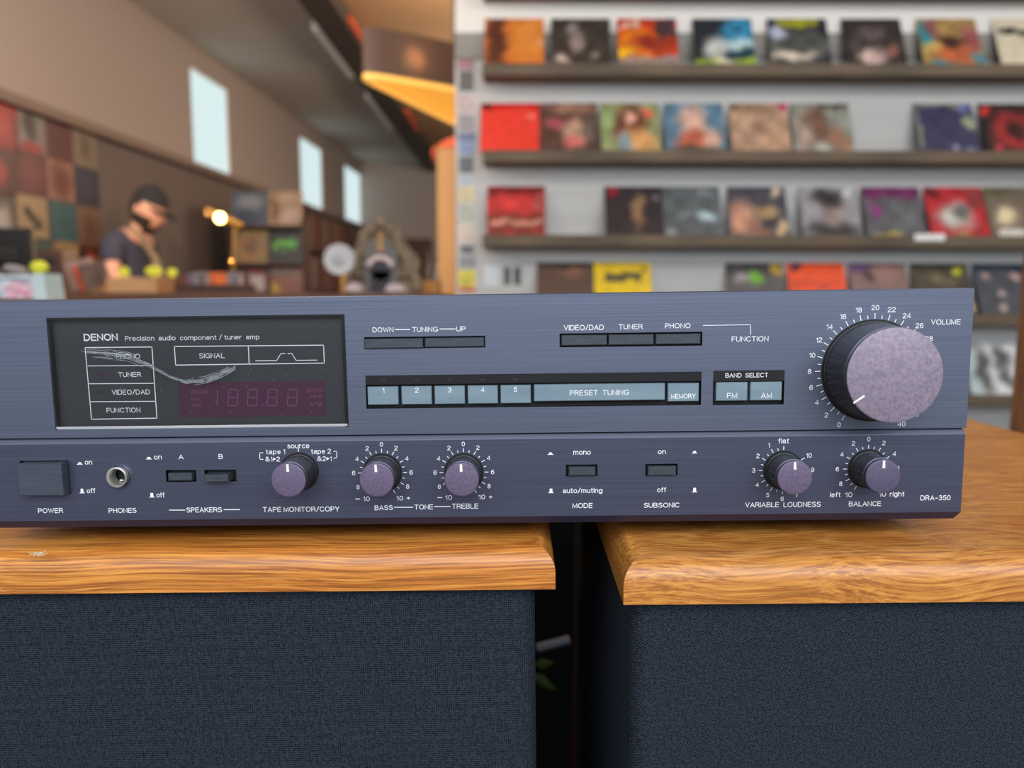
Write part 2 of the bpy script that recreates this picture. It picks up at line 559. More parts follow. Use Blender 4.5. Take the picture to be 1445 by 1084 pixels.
print('windows', wins, WZ0, WZ1, 'ledge', LEDGE)
struct('wall_left', wall_cells(-1.2, 14.3, LEDGE, CEIL, [(a, b_, WZ0, WZ1) for a, b_ in wins]), M['wall_tan'])
struct('wall_left', wall_cells(-1.2, 14.3, 0, LEDGE, [], .20), M['wall_low'])
tb = MB()
for y0, y1 in ((-1.2, 14.3),):
    a0, a1 = wx(y0), wx(y1)
    tb.add([(a0 - .02, y0, LEDGE - .04), (a0 + .07, y0, LEDGE - .04), (a1 + .07, y1, LEDGE - .04), (a1 - .02, y1, LEDGE - .04),
            (a0 - .02, y0, LEDGE + .03), (a0 + .07, y0, LEDGE + .03), (a1 + .07, y1, LEDGE + .03), (a1 - .02, y1, LEDGE + .03)],
           [(0, 3, 2, 1), (4, 5, 6, 7), (0, 1, 5, 4), (1, 2, 6, 5), (2, 3, 7, 6), (3, 0, 4, 7)])
struct('trim_2', tb, mat('ledge_paint', (128, 108, 96), 0.7))
gm = mat('frosted_window_pane', (90, 100, 102), 0.3, emit=((214, 236, 238), 0.95))
for i, (a, b_) in enumerate(wins):
    f = MB()
    for y0, y1, z0, z1 in ((a, a + .02, WZ0, WZ1), (b_ - .02, b_, WZ0, WZ1), (a + .02, b_ - .02, WZ0, WZ0 + .02), (a + .02, b_ - .02, WZ1 - .02, WZ1)):
        f.add([(wx(y0) - .05, y0, z0), (wx(y0) - .01, y0, z0), (wx(y1) - .01, y1, z0), (wx(y1) - .05, y1, z0),
               (wx(y0) - .05, y0, z1), (wx(y0) - .01, y0, z1), (wx(y1) - .01, y1, z1), (wx(y1) - .05, y1, z1)],
              [(0, 3, 2, 1), (4, 5, 6, 7), (0, 1, 5, 4), (1, 2, 6, 5), (2, 3, 7, 6), (3, 0, 4, 7)])
    wo = struct('window_%d' % (i + 1), f, M['wall_white'])
    MB().add([(wx(a) - .03, a, WZ0), (wx(b_) - .03, b_, WZ0), (wx(b_) - .03, b_, WZ1), (wx(a) - .03, a, WZ1),
              (wx(a) - .035, a, WZ0), (wx(b_) - .035, b_, WZ0), (wx(b_) - .035, b_, WZ1), (wx(a) - .035, a, WZ1)],
             [(0, 1, 2, 3), (7, 6, 5, 4), (0, 4, 5, 1), (1, 5, 6, 2), (2, 6, 7, 3), (3, 7, 4, 0)]).build('pane', gm, wo)
struct('wall_back', MB().box((-3.1, 14.0, 0), (5.0, 14.2, CEIL)), mat('far_wall_paint', (164, 152, 146), 0.8, noise=((1, 1, 1), (170, 158, 152), 0.3)))
struct('wall_right', MB().box((4.6, -1.2, 0), (4.8, 4.3, CEIL)), M['wall_white'])

# shelf wall: studs + horizontal boards, every board a part
SY = 4.20                                # face of the boards
X0 = room(643, 250, SY).x
sw = struct('wall_display', MB().box((X0, SY + .0225, 0), (4.6, SY + .16, CEIL)), M['rail_grey'])
RAIL1 = room(660, 47, SY).z
RAIL0 = room(660, 83, SY).z
z = RAIL0 - .004
while z > 0.15:
    MB().box((X0, SY, z - .1415), (4.6, SY + .022, z)).build('wall_board', M['wall_grey'], sw)
    z -= .143
MB().box((X0, SY - .012, RAIL0), (4.6, SY + .022, RAIL1)).build('wall_board', M['rail_grey'], sw)
MB().box((X0, SY, RAIL1 + .004), (4.6, SY + .022, CEIL)).build('wall_board', M['wall_white'], sw)
MB().box((X0, SY + .023, CEIL - .9), (X0 + .02, SY + .5, CEIL)).build('wall_return', M['wall_white'], sw)


# ------------------------------------------------------------------ printed sleeves
def art_colour(u, v, base, blobs, grain, rnd):
    c = np.array(base, float)
    for b_ in blobs:
        cx, cy, rx, ry, col = b_[:5]
        sq = b_[5] if len(b_) > 5 else 0
        if sq:
            k = 1.0 if abs(u - cx) <= rx and abs(v - cy) <= ry else 0.0
        else:
            d = math.hypot((u - cx) / rx, (v - cy) / ry)
            k = min(1, max(0, (1.42 - d) / 0.85))
        c = c * (1 - k) + np.array(col) * k
    c = c * (1 + grain * (rnd.random() - .5))
    return lin(np.clip(c, 0, 255))


def sleeve_mesh(name, base, blobs, size=.315, th=.004, grain=.2, n=30, h=None):
    """upright sleeve in the XZ plane: bottom centre at the origin, printed side to -Y"""
    rnd = random.Random(str(blobs) + str(base))
    h = h or size
    ph = rnd.random() * 6.28
    vs, cols = [], []
    for j in range(n + 1):
        for i in range(n + 1):
            vs.append((-size / 2 + size * i / n, 0, h * j / n))
            uu_, vv_ = i / n, j / n
            wu = uu_ + .028 * math.sin(11 * vv_ + ph) + .018 * math.sin(23 * vv_ - 9 * uu_ + 2 * ph)
            wv_ = vv_ + .028 * math.sin(10 * uu_ + 1.7 * ph) + .018 * math.sin(21 * uu_ + 12 * vv_ + ph)
            c_ = np.array(art_colour(wu, wv_, base, blobs, grain, rnd))
            patch = math.sin(14 * uu_ + 3 * ph) * math.sin(12 * vv_ + ph) + .6 * math.sin(29 * uu_ + 19 * vv_ + ph) * math.sin(26 * vv_ - 15 * uu_)
            busy = .05 if len(blobs) < 4 else .2
            cols.append(tuple(c_ * (1 + busy * patch)))
    fs = []
    for j in range(n):
        for i in range(n):
            k = j * (n + 1) + i
            fs.append((k, k + 1, k + n + 2, k + n + 1))
    o = len(vs)
    vs += [(-size / 2, th, 0), (size / 2, th, 0), (size / 2, th, h), (-size / 2, th, h)]
    cols += [lin(np.array(base) * .7)] * 4
    a, b_, c, d = 0, n, (n + 1) * (n + 1) - 1, n * (n + 1)
    fs += [(o + 3, o + 2, o + 1, o), (o, o + 1, b_, a), (o + 1, o + 2, c, b_), (o + 2, o + 3, d, c), (o + 3, o, a, d)]
    me = bpy.data.meshes.new(name)
    me.from_pydata(vs, [], fs)
    at = me.color_attributes.new('art', 'FLOAT_COLOR', 'POINT')
    at.data.foreach_set('color', [x for c in cols for x in (*c, 1)])
    me.materials.append(ART)
    return me


def sleeve(name, base, blobs, loc, rot=(0, 0, 0), label=None, cat='record', group=None, parent=None, **kw):
    o = bpy.data.objects.new(name, sleeve_mesh(name, base, blobs, **kw))
    COL.objects.link(o)
    o.location = loc
    o.rotation_euler = rot
    if parent: o.parent = parent
    else: tag(o, label, cat, group)
    return o


# shelves: front face bottoms seen at x=900
SHD, SHT = .15, .046
rows = []
for v in (-12, 106, 228, 347.5, 457, 570):
    zb = room(1000, v, SY - SHD).z
    rows.append(zb)
    names = {-12: 'weathered wooden shelf at the very top edge of the display wall', 106: 'weathered wooden shelf holding the top row of records with the orange and sunset sleeves',
             228: 'weathered wooden shelf holding the row that starts with a plain red sleeve', 347.5: 'weathered wooden shelf holding the row with the black and slate sleeves',
             457: 'weathered wooden shelf with the yellow sleeve, just above the stereo', 570: 'weathered wooden shelf low on the wall beside the stereo end'}
    x0 = room(681, v, SY - SHD).x
    t = empty('wall_shelf', ((x0 + 4.5) / 2, SY - SHD / 2, zb), names[v], 'shelf', 'wooden record shelves on the grey wall')
    ox = (x0 + 4.5) / 2
    MB().box((x0 - ox, -SHD / 2, 0), (4.5 - ox, SHD / 2 - .001, SHT)).build('board', M['shelf_wood'], t)
    MB().box((x0 - ox, -SHD / 2, SHT), (4.5 - ox, -SHD / 2 + .012, SHT + .012)).build('front_lip', M['shelf_wood'], t)
K, Wh = (22, 20, 22), (232, 230, 228)
R1 = [
    (683, 768, (214, 118, 48), [(.2, .5, .16, .7, (92, 52, 40)), (.75, .6, .3, .5, (224, 140, 62)), (.93, .5, .05, .04, (250, 180, 170))], 'orange sleeve with a dark brown band down its left, first on the top row'),
    (779, 862, (66, 58, 54), [(.42, .55, .13, .25, (150, 135, 130)), (.38, .82, .09, .1, (150, 140, 140)), (.2, .15, .12, .1, (190, 170, 160)), (.75, .2, .08, .08, (140, 125, 120))], 'dark charcoal sleeve with blurred pale spots, between the orange and the sunset sleeves'),
    (873, 958, (196, 62, 34), [(.5, .08, .7, .14, (160, 140, 136), 1), (.3, .5, .45, .28, (245, 140, 30)), (.55, .5, .36, .16, (150, 52, 40)), (.12, .3, .2, .08, (252, 190, 40)), (.82, .8, .17, .2, (80, 60, 62), 1), (.25, .86, .16, .07, (230, 180, 160), 1)], 'red and orange sunset sleeve with a grey strip along the bottom'),
    (982, 1065, (44, 48, 54), [(.78, .75, .28, .35, (58, 150, 196)), (.75, .45, .3, .14, (190, 220, 226)), (.35, .35, .2, .22, (210, 214, 212)), (.8, .25, .3, .12, (36, 70, 84)), (.5, .06, .6, .1, (150, 176, 60), 1), (.52, .1, .16, .06, (225, 215, 205)), (.72, .8, .09, .05, (40, 80, 96), 1)], 'sleeve split between black and blue sky with a lime green bottom edge'),
    (1090, 1172, (46, 46, 56), [(.45, .4, .5, .3, (130, 134, 122)), (.45, .52, .45, .26, (78, 82, 80)), (.35, .22, .38, .08, (222, 208, 190)), (.15, .68, .14, .14, (190, 200, 226)), (.5, .92, .34, .1, (160, 160, 46), 1)], 'dark sleeve with a yellow-green title bar and a pale crescent'),
    (1195, 1280, (58, 52, 52), [(.45, .2, .22, .2, (216, 186, 180)), (.5, .7, .2, .14, (110, 96, 96)), (.78, .3, .1, .14, (150, 100, 90)), (.2, .4, .1, .2, (86, 80, 82))], 'near-black sleeve with a pinkish white patch, between the crescent and the cowboy-hat sleeve'),
    (1303, 1388, (170, 140, 84), [(.12, .65, .13, .28, (48, 140, 160)), (.24, .8, .1, .25, (150, 92, 96)), (.85, .5, .16, .3, (158, 88, 96)), (.55, .25, .3, .3, (196, 104, 66)), (.5, .52, .22, .12, (70, 44, 42)), (.18, .38, .16, .12, (206, 172, 100)), (.3, .05, .25, .06, (50, 140, 160)), (.93, .15, .1, .1, (50, 140, 160))], 'gold, teal and mauve sleeve with an orange patch low in the middle'),
    (1412, 1497, (222, 212, 188), [(.45, .72, .4, .07, (60, 56, 52), 1)], 'cream sleeve with a black title line, last on the top row'),
]
R2 = [
    (678, 760, (238, 66, 52), [(.5, .97, .6, .06, (196, 24, 32), 1), (.12, .92, .07, .06, (60, 10, 14)), (.85, .74, .07, .06, (250, 130, 120))], 'plain bright red sleeve at the left end of its row'),
    (762, 843, (92, 64, 56), [(.55, .9, .4, .12, (160, 120, 100)), (.3, .6, .22, .1, (170, 84, 96)), (.62, .4, .2, .25, (196, 158, 134)), (.55, .2, .18, .12, (206, 112, 110)), (.85, .5, .1, .3, (110, 96, 88))], 'brown sleeve with pink and cream shapes next to the plain red one'),
    (848, 933, (146, 156, 108), [(.5, .55, .28, .4, (110, 62, 46)), (.48, .68, .1, .13, (226, 170, 150)), (.62, .22, .3, .24, (226, 166, 104)), (.38, .2, .12, .22, (140, 160, 170)), (.8, .8, .09, .1, (234, 110, 90)), (.1, .6, .1, .3, (150, 170, 116), 1)], 'olive green sleeve with a long-haired figure'),
    (938, 1026, (96, 132, 156), [(.48, .65, .24, .34, (224, 184, 166)), (.5, .25, .32, .2, (200, 104, 78)), (.78, .2, .14, .26, (222, 180, 160)), (.5, .04, .5, .1, (86, 74, 66))], 'dusty blue sleeve with a pale pink and coral cloud shape'),
    (1032, 1118, (182, 148, 124), [(.25, .7, .2, .2, (200, 166, 140)), (.7, .3, .22, .2, (198, 160, 130)), (.5, .5, .15, .12, (160, 126, 106)), (.4, .9, .3, .1, (150, 120, 96)), (.9, .93, .08, .09, (196, 24, 84)), (.06, .93, .05, .05, (60, 66, 40))], 'beige speckled sleeve with a magenta corner'),
    (1120, 1206, (146, 150, 140), [(.35, .5, .25, .4, (134, 104, 92)), (.7, .35, .12, .2, (150, 108, 88)), (.85, .15, .14, .14, (160, 118, 98)), (.5, .6, .12, .3, (120, 88, 74)), (.18, .3, .12, .4, (172, 150, 140)), (.5, .1, .14, .08, (170, 176, 166)), (.75, .95, .3, .06, (90, 84, 78), 1)], 'grey-green sleeve with a brown arched shape, before the gap'),
    (1298, 1382, (62, 62, 92), [(.5, .98, .6, .04, (140, 142, 120)), (.03, .5, .05, .5, (130, 138, 130)), (.9, .62, .1, .16, (160, 172, 140)), (.62, .12, .06, .06, (150, 156, 180)), (.86, .08, .07, .06, (150, 156, 180)), (.88, .93, .1, .07, (110, 116, 176), 1)], 'navy blue sleeve standing alone right of the gap'),
    (1392, 1475, (44, 40, 40), [(.55, .45, .36, .36, (206, 56, 56)), (.55, .47, .2, .2, (60, 34, 36)), (.13, .86, .1, .1, (206, 60, 50)), (.2, .1, .09, .07, (200, 60, 80))], 'black sleeve with a red ring, last in its row'),
]
R3 = [
    (688, 768, (176, 50, 50), [(.5, .25, .6, .2, (136, 54, 48), 1), (.5, .28, .46, .05, (200, 140, 120), 1), (.5, .94, .6, .08, (120, 30, 36), 1), (.5, .65, .4, .14, (214, 64, 62)), (.9, .65, .05, .2, (150, 90, 86))], 'dark red sleeve with a pale line of lettering, alone at the left of its row'),
    (855, 937, (50, 42, 46), [(.56, .5, .1, .34, (140, 108, 76)), (.12, .88, .1, .12, (150, 28, 50)), (.62, .7, .1, .1, (150, 120, 88)), (.88, .75, .05, .06, (110, 108, 110))], 'black sleeve with a small gold figure and red corner'),
    (938, 1018, (92, 98, 102), [(.78, .42, .2, .09, (172, 196, 206)), (.45, .45, .14, .06, (120, 128, 132)), (.12, .1, .08, .1, (140, 146, 150)), (.7, .88, .25, .06, (120, 126, 130))], 'slate grey shiny sleeve with a pale streak'),
    (1030, 1115, (70, 68, 80), [(.2, .35, .25, .35, (206, 150, 124)), (.65, .5, .22, .14, (176, 146, 104)), (.5, .15, .2, .16, (150, 106, 90)), (.82, .88, .09, .1, (220, 200, 176)), (.88, .15, .1, .16, (210, 180, 140)), (.65, .3, .12, .1, (50, 52, 62))], 'sleeve fading from navy to peach with a round cream spot'),
    (1132, 1218, (156, 154, 158), [(.52, .12, .44, .18, (52, 50, 54)), (.52, .5, .16, .26, (150, 132, 128)), (.5, .78, .24, .17, (46, 42, 46)), (.85, .88, .09, .08, (200, 204, 208), 1)], 'pale grey sleeve with a dark-haired head and shoulders'),
    (1222, 1308, (92, 92, 98), [(.5, .9, .6, .12, (112, 40, 92), 1), (.2, .55, .1, .14, (140, 60, 124)), (.36, .04, .26, .05, (170, 150, 70), 1), (.7, .4, .2, .3, (104, 108, 112))], 'grey sleeve with a purple top band, left of the red and white one'),
    (1312, 1397, (186, 40, 48), [(.48, .42, .3, .26, (196, 194, 186)), (.6, .5, .14, .14, (110, 110, 104)), (.85, .8, .12, .2, (140, 60, 60)), (.15, .9, .12, .12, (110, 24, 34)), (.5, .05, .2, .06, (170, 120, 80))], 'red sleeve with a white blotch in the middle'),
    (1400, 1480, (122, 108, 94), [(.32, .42, .18, .17, (236, 220, 176)), (.6, .08, .5, .09, (220, 216, 206), 1), (.3, .9, .3, .1, (96, 92, 66))], 'brown sleeve with a round glowing cream spot at its left'),
]
R4 = [
    (762, 836, (92, 68, 58), [(.5, .97, .6, .05, (44, 36, 34), 1), (.65, .8, .2, .1, (130, 90, 72))], 'dark brown sleeve whose top shows left of the yellow one'),
    (840, 922, (236, 200, 30), [(.5, .72, .32, .09, (90, 84, 50), 1), (.86, .88, .05, .05, (120, 100, 40))], 'bright yellow sleeve with black lettering'),
    (1030, 1112, (88, 84, 84), [(.5, .9, .6, .1, (60, 54, 54), 1), (.5, .7, .12, .12, (110, 180, 50)), (.9, .9, .09, .12, (196, 160, 50), 1), (.25, .72, .14, .1, (160, 158, 158))], 'grey sleeve with a green spot, left of the orange-red one'),
    (1118, 1200, (250, 80, 22), [(.14, .93, .1, .08, (50, 24, 60)), (.5, .6, .4, .06, (220, 70, 30), 1)], 'plain orange-red sleeve on the lowest visible row'),
    (1206, 1290, (136, 104, 100), [(.2, .92, .22, .12, (100, 66, 116)), (.65, .8, .25, .16, (160, 118, 110)), (.35, .75, .08, .1, (70, 44, 50))], 'pinkish brown sleeve with a violet corner'),
    (1297, 1378, (70, 62, 50), [(.82, .84, .09, .09, (206, 200, 40)), (.5, .97, .6, .04, (44, 40, 36), 1), (.5, .7, .3, .1, (110, 96, 72)), (.9, .2, .1, .15, (220, 190, 150))], 'dark olive sleeve with a yellow dot'),
    (1383, 1470, (74, 78, 88), [(.2, .75, .07, .07, (176, 150, 140)), (.72, .78, .08, .08, (200, 160, 150)), (.45, .4, .07, .07, (186, 168, 160)), (.4, .15, .07, .07, (190, 170, 160)), (.5, .95, .6, .08, (44, 54, 76), 1)], 'slate sleeve with pale round spots, last on the lowest visible row'),
]
R5 = [(1372, 1452, (222, 222, 226), [(.28, .5, .12, .42, (86, 92, 90)), (.62, .68, .14, .2, (90, 90, 92)), (.66, .32, .12, .16, (110, 110, 112)), (.08, .5, .06, .5, (170, 196, 200), 1)], 'white sleeve with dark grey figures, low beside the right end of the stereo'),
      (1292, 1370, (70, 76, 66), [(.8, .5, .2, .5, (92, 98, 84))], 'dark green sleeve half hidden by the end of the stereo')]
LEAN = math.radians(25)
ycen = {0: 60, 1: 185, 2: 300, 3: 400, 4: 520}
for ri, R in enumerate((R1, R2, R3, R4, R5)):
    for (u0, u1, base, blobs, lab) in R:
        p = room((u0 + u1) / 2, ycen[ri] + (20 if ri < 3 else 0), SY - .11)
        o = sleeve('record_sleeve', base, blobs, (p.x, SY - .136, rows[ri + 1] + SHT + .001), (-LEAN, 0, 0), lab, 'record', 'record sleeves on the wall shelves', th=.004)
# price card on a shelf lip, small cards
p = room(1312, 335, SY - SHD - .004)
tag(MB().box((p.x - .08, p.y - .002, p.z - .017), (p.x + .08, p.y + .002, p.z + .017)).build('shelf_card', M['white']), 'small white card clipped to the shelf edge under the red and white sleeve', 'card')
for u0, u1, v0, v1, c, lab in ((683, 703, 374, 404, (206, 216, 222), 'small pale card on the grey wall beside the stickered corner'), (711, 720, 377, 402, (70, 76, 84), 'left one of two narrow black cards on the grey wall'), (725, 735, 377, 402, (66, 70, 78), 'right one of two narrow black cards on the grey wall')):
    a, b_ = room(u0, v1, SY), room(u1, v0, SY)
    tag(MB().box((a.x, SY - .004, a.z), (b_.x, SY - .0005, b_.z)).build('wall_card', mat('card_' + str(u0), c, .5)), lab, 'card')
# stickers down the left end of the wall
stk = [(645, 670, 84, 98, (168, 120, 130)), (648, 668, 100, 128, (96, 92, 94)), (646, 670, 134, 160, (206, 184, 184)), (647, 669, 163, 186, (150, 142, 146)), (646, 671, 188, 199, (90, 100, 150)),
       (648, 669, 201, 218, (120, 140, 186)), (648, 668, 221, 244, (80, 88, 90)), (650, 668, 248, 260, (176, 196, 204)), (648, 670, 264, 285, (212, 196, 150)), (649, 669, 290, 312, (176, 184, 170)),
       (648, 669, 316, 343, (216, 202, 186)), (650, 668, 346, 358, (104, 108, 114)), (648, 671, 362, 378, (150, 154, 160)), (647, 671, 381, 404, (222, 210, 76)), (648, 671, 405, 412, (214, 116, 60))]
for i, (u0, u1, v0, v1, c) in enumerate(stk):
    a, b_ = room(u0, v1, SY - .002), room(u1, v0, SY - .002)
    s_ = sleeve('sticker', c, [(.5, .5, .28, .3, tuple(int(x * .72) for x in c)), (.5, .5, .14, .14, tuple(min(255, int(x * 1.2)) for x in c))], ((a.x + b_.x) / 2, SY - .002 if a.z < RAIL0 else SY - .014, a.z), parent=sw, size=b_.x - a.x, h=b_.z - a.z, th=.001, n=8)

# honey-coloured timber post that caps the wall end, orange sign above it
pa, pb = room(619, 300, SY + .1), room(643, 300, SY + .1)
PZ = room(630, 212, SY + .1).z
tag(MB().box((pa.x, SY + .03, 0), (X0 - .003, SY + .15, PZ)).build('timber_post', M['post']), 'honey coloured timber post at the left end of the record wall', 'post')
ob = MB()
q0, q1 = room(612, 222, SY + .1), room(645, 196, SY + .1)
ob.add([(q0.x, SY + .02, q0.z - .02), (pa.x - .004, SY + .02, PZ + .002), (X0 - .003, SY + .02, PZ + .002), (X0 - .003, SY + .02, q1.z), (q0.x + .06, SY + .02, q1.z - .03), (q0.x, SY + .02, q0.z + .03),
        (q0.x, SY + .16, q0.z - .03), (pa.x - .004, SY + .16, PZ + .002), (X0 - .003, SY + .16, PZ + .002), (X0 - .003, SY + .16, q1.z), (q0.x + .06, SY + .16, q1.z - .03), (q0.x, SY + .16, q0.z + .03)],
       [(0, 1, 2, 3, 4, 5), (11, 10, 9, 8, 7, 6)] + [(i, i + 6, (i + 1) % 6 + 6, (i + 1) % 6) for i in range(6)])
tag(ob.build('post_cap', M['orange']), 'orange-red bracket on top of the honey coloured timber post', 'bracket')

# ------------------------------------------------------------------ pendant lamp: rounded triangular shade
LZ = 1.325 + CAMZ
A = Vector((-1.03, 4.60))
tri = [A, A + Vector((1.15, .74)), A + Vector((.58, 1.52))]


def rounded(poly, r, n=7):
    out_ = []
    for i, p in enumerate(poly):
        a, b_ = poly[i - 1], poly[(i + 1) % len(poly)]
        da, db = (a - p).normalized(), (b_ - p).normalized()
        half = da.angle(db) / 2
        d = r / math.tan(half)
        p0, p1 = p + da * d, p + db * d
        for k in range(n):
            t = k / (n - 1)
            out_.append((1 - t) ** 2 * p0 + 2 * t * (1 - t) * p + t * t * p1)
    return out_


cen = (tri[0] + tri[1] + tri[2]) / 3
lampo = empty('pendant_lamp', (cen.x, cen.y, LZ), 'large brown pendant lamp with rounded corners and glowing amber underside', 'lamp')
sh = bpy.data.materials.new('brown_lamp_shade')
sh.use_nodes = True
nt = sh.node_tree
b_ = nt.nodes['Principled BSDF']
b_.inputs['Base Color'].default_value = (*lin((120, 96, 84)), 1)
b_.inputs['Roughness'].default_value = 0.5
tl = nt.nodes.new('ShaderNodeBsdfTranslucent')
tl.inputs[0].default_value = (*lin((150, 104, 62)), 1)
mx = nt.nodes.new('ShaderNodeMixShader')
mx.inputs[0].default_value = 0.22
nt.links.new(b_.outputs[0], mx.inputs[1])
nt.links.new(tl.outputs[0], mx.inputs[2])
nt.links.new(mx.outputs[0], nt.nodes['Material Output'].inputs[0])
ringo = [p - cen for p in rounded(tri, .09)]
n = len(ringo)
HS = .29


def ring_wall(pts_o, z0, z1, th, inner_scale):
    mb = MB()
    vi = [p * inner_scale for p in pts_o]
    vs = [(p.x, p.y, z0) for p in pts_o] + [(p.x, p.y, z1) for p in pts_o] + [(p.x, p.y, z1) for p in vi] + [(p.x, p.y, z0) for p in vi]
    k = len(pts_o)
    fs = []
    for i in range(k):
        j = (i + 1) % k
        for a in range(4):
            c = (a + 1) % 4
            fs.append((a * k + i, a * k + j, c * k + j, c * k + i))
    return mb.add(vs, fs)


ring_wall(ringo, .02, HS, .01, .97).build('lamp_shade', sh, lampo, smooth=False)
tmb = MB()
tmb.add([(p.x * .965, p.y * .965, HS - .012) for p in ringo] + [(p.x * .965, p.y * .965, HS - .004) for p in ringo], [tuple(range(n)), tuple(range(n, 2 * n))[::-1]])
tmb.build('top_panel', sh, lampo)
amber = mat('amber_glowing_diffuser', (250, 190, 90), .5, emit=((255, 176, 66), 0.78))
dmb = MB()
dmb.add([(p.x * .955, p.y * .955, .03) for p in ringo] + [(p.x * .955, p.y * .955, .036) for p in ringo], [tuple(range(n))[::-1], tuple(range(n, 2 * n))] + [(i, (i + 1) % n, (i + 1) % n + n, i + n) for i in range(n)])
dmb.build('diffuser', amber, lampo)
ring_wall(ringo, -.012, .019, .01, .93).build('lower_rim', mat('amber_rim', (250, 196, 96), .5, emit=((255, 196, 96), .72)), lampo)
MB().tube([(0, 0, HS - .004), (0, 0, CEIL - LZ - .001)], .008).build('cord', M['black'], lampo)
light('pendant_bulb', 'POINT', (-.66, 4.86, LZ + .15), 8.0, (1, .74, .40), .04)
light('pendant_glow', 'POINT', (-.2, 5.6, LZ + .6), 80, (1, .72, .46), .12)


# ------------------------------------------------------------------ records pinned to the left wall
LW = [
    (0, 20, 143, 210, (150, 44, 40), [(.5, .5, .3, .3, (190, 70, 60)), (.5, .9, .5, .12, (190, 40, 50), 1)], 'red sleeve at the left edge of the picture, topmost row on the tan wall'),
    (22, 65, 155, 214, (148, 136, 130), [(.45, .6, .2, .3, (60, 44, 44)), (.5, .1, .35, .14, (176, 36, 40))], 'pale grey sleeve with a dark figure over a red bar on the tan wall'),
    (67, 99, 168, 228, (104, 34, 36), [(.5, .4, .3, .3, (86, 28, 30))], 'dark maroon sleeve high on the tan wall'),
    (101, 137, 181, 238, (150, 128, 104), [(.5, .5, .2, .3, (112, 90, 72))], 'beige sleeve highest in the rightmost wall column'),
    (0, 20, 212, 272, (92, 34, 34), [(.4, .5, .25, .3, (170, 60, 56))], 'dark red sleeve with a glow, second row at the left edge'),
    (24, 66, 216, 276, (110, 50, 50), [(.5, .5, .3, .3, (128, 56, 54))], 'brick brown sleeve under the one with the red bar'),
    (68, 102, 229, 282, (176, 120, 98), [(.5, .5, .34, .38, (120, 52, 38))], 'salmon sleeve with a brown disc on the tan wall'),
    (106, 137, 239, 290, (54, 48, 66), [(.5, .5, .3, .3, (66, 60, 82))], 'dark indigo sleeve in the rightmost wall column'),
    (0, 19, 278, 330, (96, 80, 72), [(.5, .4, .3, .3, (190, 180, 170))], 'brown sleeve with a whitish patch above the black monitor'),
    (22, 68, 279, 337, (190, 158, 116), [(.35, .65, .12, .12, (50, 40, 34)), (.5, .5, .12, .12, (50, 40, 34)), (.68, .35, .13, .12, (50, 40, 34))], 'straw coloured sleeve with a black diagonal stroke'),
    (75, 106, 286, 340, (62, 104, 108), [(.5, .5, .3, .3, (56, 96, 100))], 'plain teal sleeve on the tan wall'),
    (110, 140, 294, 346, (140, 100, 78), [(.5, .5, .22, .3, (116, 78, 60))], 'light brown sleeve below the indigo one'),
    (45, 72, 341, 392, (78, 96, 88), [(.5, .4, .4, .3, (60, 74, 66))], 'grey-green sleeve beside the black monitor'),
    (78, 110, 344, 396, (92, 86, 76), [(.5, .9, .5, .12, (180, 140, 90), 1), (.5, .4, .3, .3, (60, 54, 48))], 'dull grey sleeve with a straw coloured top strip'),
    (114, 145, 349, 397, (84, 40, 26), [(.5, .45, .3, .36, (196, 84, 30))], 'dark sleeve with an orange face-like shape'),
]
for (u0, u1, v0, v1, base, blobs, lab) in LW:
    uc, vc = (max(u0, -18) + u1) / 2, (v0 + v1) / 2
    if u0 == 0: uc = 1
    p = wall_pt(uc, vc)
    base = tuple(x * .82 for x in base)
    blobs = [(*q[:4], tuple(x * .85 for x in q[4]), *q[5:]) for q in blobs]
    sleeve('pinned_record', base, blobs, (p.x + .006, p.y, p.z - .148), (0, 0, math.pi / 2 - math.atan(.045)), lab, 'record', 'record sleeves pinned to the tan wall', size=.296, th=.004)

# ------------------------------------------------------------------ counter and what stands on it
CT = room(500, 414, 2.75).z
cy0, cy1 = 2.75, 3.75
ct = empty('sales_counter', (-1.45, 3.25, 0), 'long brown counter across the shop behind the stereo', 'counter')
MB().box((-1.25, -.5, CT - .035), (1.12, .5, CT)).build('worktop', M['counter'], ct)
MB().box((-1.2, -.46, 0), (1.08, .46, CT - .035)).build('body', M['dark_wood'], ct)


def on_counter(u0, u1, v0, v1, Y):
    a, b_ = room(u0, v1, Y), room(u1, v0, Y)
    return a.x, b_.x, CT, b_.z


# cardboard box with dividers
x0, x1, z0, z1 = on_counter(150, 222, 392, 414, 3.0)
bx = empty('cardboard_box', ((x0 + x1) / 2, 3.13, CT), 'open brown cardboard box on the counter in front of the man', 'box')
w_ = (x1 - x0) / 2
h_ = z1 - CT
MB().box((-w_, -.13, 0.001), (w_, -.126, h_)).box((-w_, .126, 0.001), (w_, .13, h_)).box((-w_, -.126, .001), (-w_ + .004, .126, h_)).box((w_ - .004, -.126, .001), (w_, .126, h_)).box((-w_ + .004, -.126, .001), (w_ - .004, .126, .005)).build('carton', M['card'], bx)
for k in range(9):
    yy = -.10 + k * .024
    sleeve('record_sleeve', random.choice([(150, 120, 96), (120, 84, 64), (90, 70, 60), (176, 150, 120)]), [(.5, .5, .3, .3, (120, 110, 100))], (bx.location.x, 3.13 + yy, CT + .007), (-.06, 0, 0), ['frontmost', 'second', 'third', 'fourth', 'fifth', 'sixth', 'seventh', 'eighth', 'rearmost'][k] + ' record sleeve inside the open cardboard box, counted from the front', 'record', 'sleeves inside the cardboard box', size=w_ * 2 - .02, h=h_ - .02, n=6)
